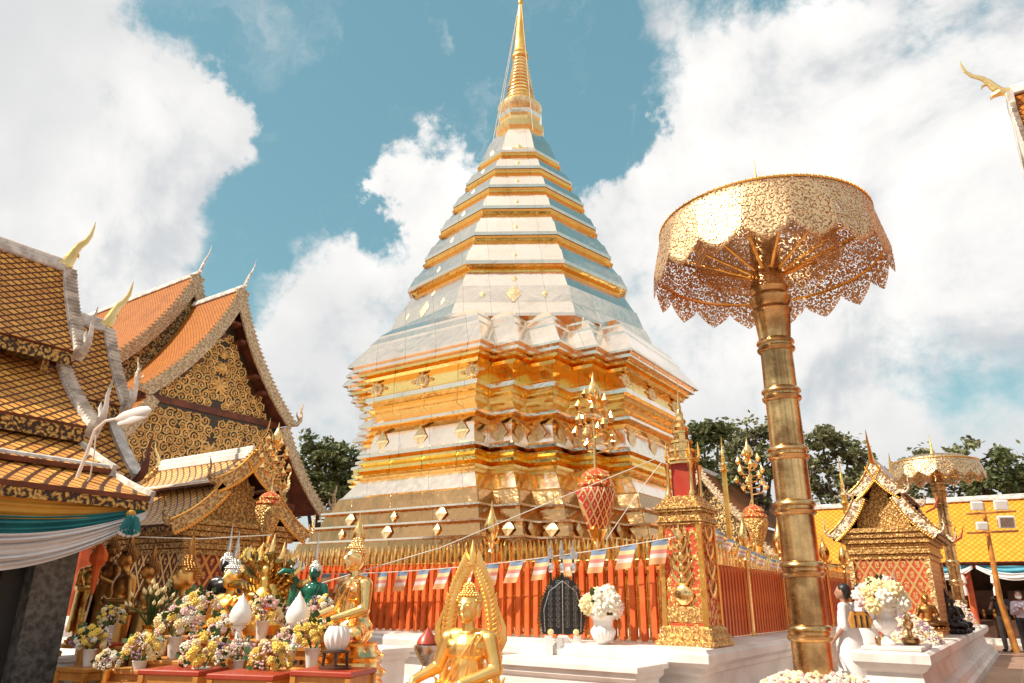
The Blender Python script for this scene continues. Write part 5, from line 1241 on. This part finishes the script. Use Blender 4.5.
# white lotus bud lamps and bowl
def lotus_lamp(lbl,px,py,D,rpx):
    m=mpp(px,py,D); r=rpx*m; p=at(px,py,D); t=thing('lotus_lamp',lbl,'lamp',p)
    MB().lathe([(r*.45,-r),(r*.85,-r*.7),(r,-r*.2),(r*.88,r*.3),(r*.5,r*.95),(r*.2,r*1.4),(0.002,r*1.8)],n=24).build('bud','lampw',t)
    MB().lathe([(r*.7,-r*2.6),(r*.75,-r*2.5),(r*.3,-r*2.3),(r*.25,-r*1.4),(r*.6,-r*1.05),(r*.5,-r)],n=18).build('stand','porc',t)
    return t
lotus_lamp('left white lotus bud lamp, in front of the silvery gold buddha',241,614,6.4,11)
lotus_lamp('right white lotus bud lamp, below the naga head',298,614,6.2,12)
BW=thing('fluted_bowl','white fluted bowl on a small dark stand in front of the shiny gold statue','bowl',at(337,640,5.6),0,None,.86)
def fb(u,v):
    a=2*PI*u; r=.105*(math.sin(.55+v*2.0)**.8)*(1+.05*math.sin(a*14)); return (r*math.cos(a),r*math.sin(a),-.08+.19*v)
MB().grid(fb,84,10).build('bowl','porc',BW,80)
MB().lathe([(.12,-.095),(.12,-.08),(.08,-.075)],n=20).build('stand_top','wood',BW)
for k in range(4):
    a=PI/4+k*PI/2; MB().tube([(.09*math.cos(a),.09*math.sin(a),-.09),(.10*math.cos(a),.10*math.sin(a),-.20)],.014,6).build('leg','wood',BW)
MB().lathe([(.13,-.22),(.13,-.2),(.1,-.198)],n=20).build('stand_foot','wood',BW)
z=BW.location.z-.22*.86
ct=table('carved golden box table under the white fluted bowl',(BW.location.x,BW.location.y),.46,.42,z,'red','tablew',.35)
MB().box((-.20,-.19,z-.36),(.20,.19,z-.11)).build('carved_panel','fret',ct,0)
for i,(px,py,D,w,lb) in enumerate(((185,668,6.0,.5,'red topped step table under the flowers at the bottom left'),(150,668,6.6,.55,'amber step table at the lower left in front of the ledge'),(255,672,5.6,.5,'dark red table at the bottom between the flower pots'),(125,645,7.4,.7,'long red step table below the bronze pair'),(225,640,6.9,.8,'long red altar step behind the first lotus lamp'),(290,645,6.7,.8,'long altar step behind the right lotus lamp'))):
    p=at(px,py,D); table(lb,(p.x,p.y),w,.4,p.z,'tablew' if i%2 else 'red','tablew',.4,group='offering tables on the left')
p=at(440,620,6.0)
OB=thing('offering_box','small lidded red offering bowl on a pale footed stand left of the seated buddha','bowl',at(427,655,6.0))
MB().lathe([(.06,-.15),(.07,-.14),(.03,-.08),(.08,0),(.10,.04),(.10,.07),(.07,.08)],n=20).build('bowl','sil',OB); MB().lathe([(.085,.08),(.07,.12),(.03,.16),(.0,.20)],n=18).build('lid','red',OB)
# ---------------------------------------------------------------- items on the front pedestal
ptz=.722
PQ=thing('votive_plaque','fan shaped black and silver votive plaque with three spiked tassels on the white pedestal','plaque',onz(563,655,ptz),facing(-4),None,1.22)
def f(u,v):
    a=PI*(.0+u); return (0,0,0)
b=MB(); pol=[(-.19,.06),(-.215,.20),(-.20,.34),(-.15,.47),(-.08,.55),(0,.57),(.08,.55),(.15,.47),(.20,.34),(.215,.20),(.19,.06)]
b.prism([(x,-.012,z+.12) for x,z in pol],(0,.03,0)); b.build('board','black',PQ,0)
b=MB()
for i in range(len(pol)-1):
    (x0,z0),(x1,z1)=pol[i],pol[i+1]
    for j in range(5): t_=j/5; b.tube([(x0+(x1-x0)*t_,0,z0+(z1-z0)*t_+.12),((x0+(x1-x0)*t_)*1.12,0,(z0+(z1-z0)*t_-.2)*1.09+.2+.12)],[.008,.002],4)
b.build('feather_edge','leaf',PQ,0)
b=MB()
for cx in (-.12,-.045,.045,.12):
    for k in range(9):
        a0=.14+k*.048
        if abs(cx)>.1 and k>7: continue
        for j in range(8): a=j*PI/4; b.ell((cx+.018*math.cos(a),-.02,a0+.12+.018*math.sin(a)),(.005,.005,.005),5,3)
        b.ell((cx,-.022,a0+.12),(.006,.006,.006),5,3)
b.tube([(0,-.02,.1),(0,-.02,.66)],.006,5); b.tube([(-.17,-.02,.2),(-.18,-.02,.4),(-.13,-.02,.56),(0,-.02,.66)],.005,5); b.tube([(.17,-.02,.2),(.18,-.02,.4),(.13,-.02,.56),(0,-.02,.66)],.005,5)
b.build('silver_ornament','sil',PQ)
b=MB(); b.box((-.17,-.03,0),(-.10,.03,.17)); b.box((.10,-.03,0),(.17,.03,.17)); b.box((-.06,-.02,0),(.06,.02,.15)); b.tube([(-.1,-.02,.1),(-.04,-.025,.16),(.04,-.025,.16),(.1,-.02,.1)],.012,6); b.build('foot','porc',PQ,0)
for x,z,r in ((-.12,.2,.035),(.12,.2,.035)): link('rosette',BL['fc'],PQ,(x,-.04,z),(PI/2,0,0),1.1)
for x in (-.11,0,.11):
    b=MB(); b.tube([(x,0,.5),(x,0,.72),(x,0,.86)],[.012,.012,.010],6); b.build('spike','black',PQ)
    b=MB(); b.ell((x,-.01,.78),(.03,.02,.05),8,6); b.tube([(x,0,.86),(x,0,.92),(x,0,1.04)],[.028,.022,.003],8); 
    for j in range(4): b.ell((x+(-.02 if j%2 else .02),-.01,.88+.025*j),(.012,.012,.012),5,3)
    b.build('tassel','sil',PQ)
def urn(lbl,p,s,mix,n,seed,rr=.22,rz=.8,bs=1.9):
    t=thing('flower_urn',lbl,'urn',p,0,None,s); b=MB()
    prf=[(.09,0),(.10,.02),(.085,.04),(.035,.09),(.03,.12),(.07,.16),(.12,.20),(.15,.27),(.15,.30),(.12,.345),(.125,.42),(.16,.46),(.165,.475),(.14,.475),(.1,.40)]
    def f(u,v):
        k=v*(len(prf)-1); i=min(int(k),len(prf)-2); a=prf[i];c=prf[i+1]; r=a[0]+(c[0]-a[0])*(k-i); z=a[1]+(c[1]-a[1])*(k-i)
        if .16<z<.33: r*=1+.035*math.cos(2*PI*u*20)
        return (r*math.cos(2*PI*u),r*math.sin(2*PI*u),z)
    b.grid(f,100,56); b.build('urn','porc',t,70)
    bouquet(t,(0,0,.58),rr,n,mix,seed,bs,small=0,rz=rz); return t
urn('white fluted urn of white, yellow and pink peonies on the front pedestal',onz(604,657,ptz),.92,['fw','fw','fp','fc','fw'],8,91,.19,.70,3.6)
p=onz(881,655,.80)
urn('white urn with large white, cream and pink peonies on the side platform slab',(8.38,-3.78,.80),.98,['fw','fc','fc','fp','fw'],11,93,.24,.85,3.7)
# flower ring at the foot of the big parasol
def heap(lbl,c,rx,ry,h,n,mix,seed,name='flower_heap'):
    r_=random.Random(seed); b=MB(); mats=list(dict.fromkeys(mix)); base=blossom(1)
    for k in range(n):
        a=r_.uniform(0,2*PI); q_=math.sqrt(r_.random()); x,y=rx*q_*math.cos(a),ry*q_*math.sin(a); z=h*(1-q_*q_)*r_.uniform(.75,1.1)+.01
        R=Matrix.Rotation(a,3,'Z')@Matrix.Rotation(q_*.9,3,'Y'); s=r_.uniform(.6,1.1); vs=[R@(Vector(v)*s)+Vector((x,y,z)) for v in base.v]; b.add(vs,base.f,mats.index(r_.choice(mix)))
    o=b.build(name,mats,None,60); o.location=c; tag(o,lbl,'flowers',kind='stuff'); return o
heap('white and pink blossoms heaped round the foot of the big brass column',(8.28,-7.28,.58),.52,.52,.14,520,['fw','fw','fw','fp','fc'],3)
heap('mound of white garlands and blossoms behind the brass vessel on the side platform',(8.42,-1.9,.75),.40,1.15,.36,620,['fw','fw','fw','fc','fv'],4)
heap('heap of white and yellow blossoms at the far end of the side platform',(8.5,6.6,.75),.35,.9,.55,420,['fw','fw','fc','fp','fv'],6)
KT=thing('brass_vessel','round brass vessel with a knobbed lid on the white slab before the flower mound','vessel',(8.62,-3.55,.802),0,None,1.)
MB().lathe([(.085,0),(.09,.012),(.11,.03),(.115,.06),(.10,.085),(.05,.10)],n=28).build('dish','column',KT)
MB().lathe([(.05,.10),(.03,.12),(.025,.17),(.05,.20),(.065,.24),(.06,.275),(.035,.295),(.03,.31)],n=24).build('neck_ball','column',KT)
MB().lathe([(.03,.30),(.05,.315),(.045,.35),(.02,.37),(.002,.39)],n=20).build('lid','column',KT)
BX=thing('orange_cup','small orange cup at the edge of the white slab left of the brass vessel','cup',(8.30,-4.0,.802)); MB().lathe([(.02,0),(.03,.01),(.035,.09),(.03,.10)],n=16).build('cup','column',BX)
SPk=thing('silver_tree','tall silver white tiered spike standing in the flower mound','ornament',(8.30,-1.7,.95))
b=MB(); b.lathe([(.16,0),(.17,.05),(.10,.08),(.14,.14),(.15,.18),(.08,.22),(.11,.28),(.12,.31),(.06,.36),(.085,.42),(.04,.48),(.06,.53),(.025,.6),(.03,.66),(.01,.75),(.002,.95)],n=14); b.build('tiers','sil',SPk)
def small_seat(lbl,p,s,face,mat,hair):
    return seated(lbl,p,facing(face),s,mat,hair,voxel=.016,flame=.12,hands=True,base=.10,robe=False)
small_seat('small dark bronze seated figure in the flower mound before the red shrine',(8.55,-.55,.95),.62,20,'bronze','bronze')
small_seat('black seated statue at the right corner of the red shrine',(8.62,2.2,.85),.75,40,'black','black')
small_seat('second black seated statue, farther along the side platform',(8.60,3.6,.85),.72,30,'black','bronze')
IB=thing('incense_lamp','black hanging incense burner with a long dark tassel before the right side fence','burner')
IB.location=(7.25,-2.75,.86)
MB().lathe([(.06,.02),(.07,.0),(.05,.1),(.065,.3),(.05,.5),(.03,.56),(.11,.62),(.14,.70),(.13,.76),(.06,.80)],n=18).build('burner','black',IB); MB().tube([(0,0,.8),(.06,0,.92),(0,0,1.02),(-.06,0,.92),(0,0,.8)],.012,6).build('handle','black',IB)
# ---------------------------------------------------------------- people
def person(lbl,loc,face,H,top,bot,sleeve='skin',pose='stand',mask=False,hairlong=False,skirt=False):
    s=H/1.70; t=thing('person',lbl,'person',loc,face,None,s)
    arms=[]
    if pose=='camera': arms=[((-.19,0,1.38),(-.27,-.10,1.15),(-.07,-.30,1.40)),((.19,0,1.38),(.27,-.10,1.15),(.07,-.30,1.40))]
    elif pose=='pray': arms=[((-.18,0,1.36),(-.24,-.02,1.08),(-.03,-.24,1.20)),((.18,0,1.36),(.24,-.02,1.08),(.03,-.24,1.20))]
    else: arms=[((-.19,0,1.38),(-.24,.0,1.10),(-.25,-.10,.86)),((.19,0,1.38),(.24,.0,1.10),(.22,-.16,.92))]
    S=[('e',(0,0,.95),(.16,.115,.14)),('c',(0,0,1.0),.125,(0,0,1.2),.125),('e',(0,0,1.27),(.165,.105,.14)),('c',(-.11,0,1.385),.055,(.11,0,1.385),.055),('c',(0,0,1.40),.05,(0,-.01,1.50),.045)]
    for sg in (-1,1):
        S+=[('c',(sg*.09,0,.90),.095,(sg*.10,-.01,.50),.062),('c',(sg*.10,-.01,.50),.060,(sg*.105,.02,.09),.042),('c',(sg*.105,.02,.05),.038,(sg*.115,-.13,.035),.032)]
    for k,(a,b_,c) in enumerate(arms):
        S+=[('c',a,.052,b_,.040),('c',b_,.040,c,.028)]; fwd=(Vector(c)-Vector(b_)); S+=hand(c,fwd,(1 if k==0 else -1,0,.3),(0,0,1),1.,.6 if pose!='stand' else .3)
    S+=head_parts((0,-.015,1.59),.98)
    body('body','skin',S,t,.012,4)
    # clothes as fuller shells over the body
    C=[('e',(0,0,1.0),(.175,.13,.12)),('c',(0,0,1.02),.14,(0,0,1.2),.138),('e',(0,0,1.27),(.18,.12,.14)),('c',(-.12,0,1.375),.066,(.12,0,1.375),.066)]
    for a,b_,c in arms:
        C+=[('c',a,.068,b_,.058)]
        if sleeve!='skin': C+=[('c',b_,.058,Vector(b_).lerp(Vector(c),.85),.045)]
    body('shirt',top,C,t,.014,4)
    if skirt: MB().lathe([(.165,1.09),(.205,.95),(.215,.6),(.24,.15),(.225,.15)],n=24,sy=.9).build('skirt',bot,t)
    else:
        L=[('e',(0,0,.94),(.172,.128,.12))]
        for sg in (-1,1): L+=[('c',(sg*.09,0,.90),.107,(sg*.10,-.01,.50),.078),('c',(sg*.10,-.01,.50),.078,(sg*.105,.02,.10),.062)]
        body('trousers',bot,L,t,.014,4)
    for sg in (-1,1): MB().ell((sg*.113,-.05,.035),(.05,.125,.042),12,8).build('shoe','black',t)
    hr=[('e',(0,.018,1.625),(.092,.098,.10)),('e',(0,.05,1.57),(.082,.06,.09))]
    if hairlong: hr+=[('c',(0,.07,1.58),.075,(0,.08,1.38),.06)]
    body('hair','hair',hr,t,.012,3)
    if mask:
        def f(u,v): a=-PI/2+(u-.5)*2.4; return (.075*math.cos(a)*1.05*(1.03),-.015+.098*math.sin(a)*1.10,1.50+.075*v)
        MB().grid(f,10,5).build('face_mask','lampw',t,60)
    return t
person('woman all in white with black hair, turned away, right beside the brass column',(7.86,-3.5,0),facing(125),1.55,'shirtw','shirtw','skin','stand',False,False,True)
person('person in white with black hair and a white face mask behind the woman in white',(7.90,-2.5,0),facing(20),1.56,'shirtw','shirtw','skin','pray',True,False,True)
BG=thing('shoulder_bag','tan and black striped tote bag hanging beside the woman in white','bag',at(861,628,10.3),.5,None,.8)
b=MB(); b.loft([(rc(-.15,.15,-.05,.05),0),(rc(-.17,.17,-.06,.06),.12),(rc(-.13,.13,-.035,.035),.26)]); b.build('bag_body','bag',BG,30)
b=MB(); 
for x in (-.09,0,.09): b.box((x-.012,-.068,.01),(x+.012,.068,.2))
b.build('stripe','black',BG,0)
for y in (-.04,.04): MB().tube([(-.09,y,.24),(-.07,y,.42),(0,y,.48),(.07,y,.42),(.09,y,.24)],.010,6).build('handle','black',BG)
pA=at(1000,600,22.3); pB=at(1019,600,21.8)
person('man in a dark grey shirt and grey trousers raising a camera near the gallery',(pA.x,pA.y,0),facing(60),1.66,'shirtg','trg','skin','camera')
person('person in a lilac shirt, black trousers and face mask at the right edge',(pB.x,pB.y,0),facing(35),1.62,'shirtl','trb','l','pray',True)
CM=thing('camera_held','small black camera held up by the man in grey','camera',(pA.x,pA.y,1.42))
v=Vector((math.sin(facing(60)),-math.cos(facing(60)),0))*.36; CM.location=(pA.x+v.x,pA.y+v.y,1.37); CM.rotation_euler=(0,0,facing(60))
MB().box((-.07,-.03,-.04),(.07,.03,.045),0,.008).build('camera_body','black',CM,0); MB().lathe([(.03,0),(.03,.06)],n=14).build('lens','dark',CM).rotation_euler=(PI/2,0,0)
for k,(x,y,lb,tp,bt) in enumerate(((6.4,14.3,'person in dark clothes in the shade of the gallery, left','trb','trb'),)):
    pass
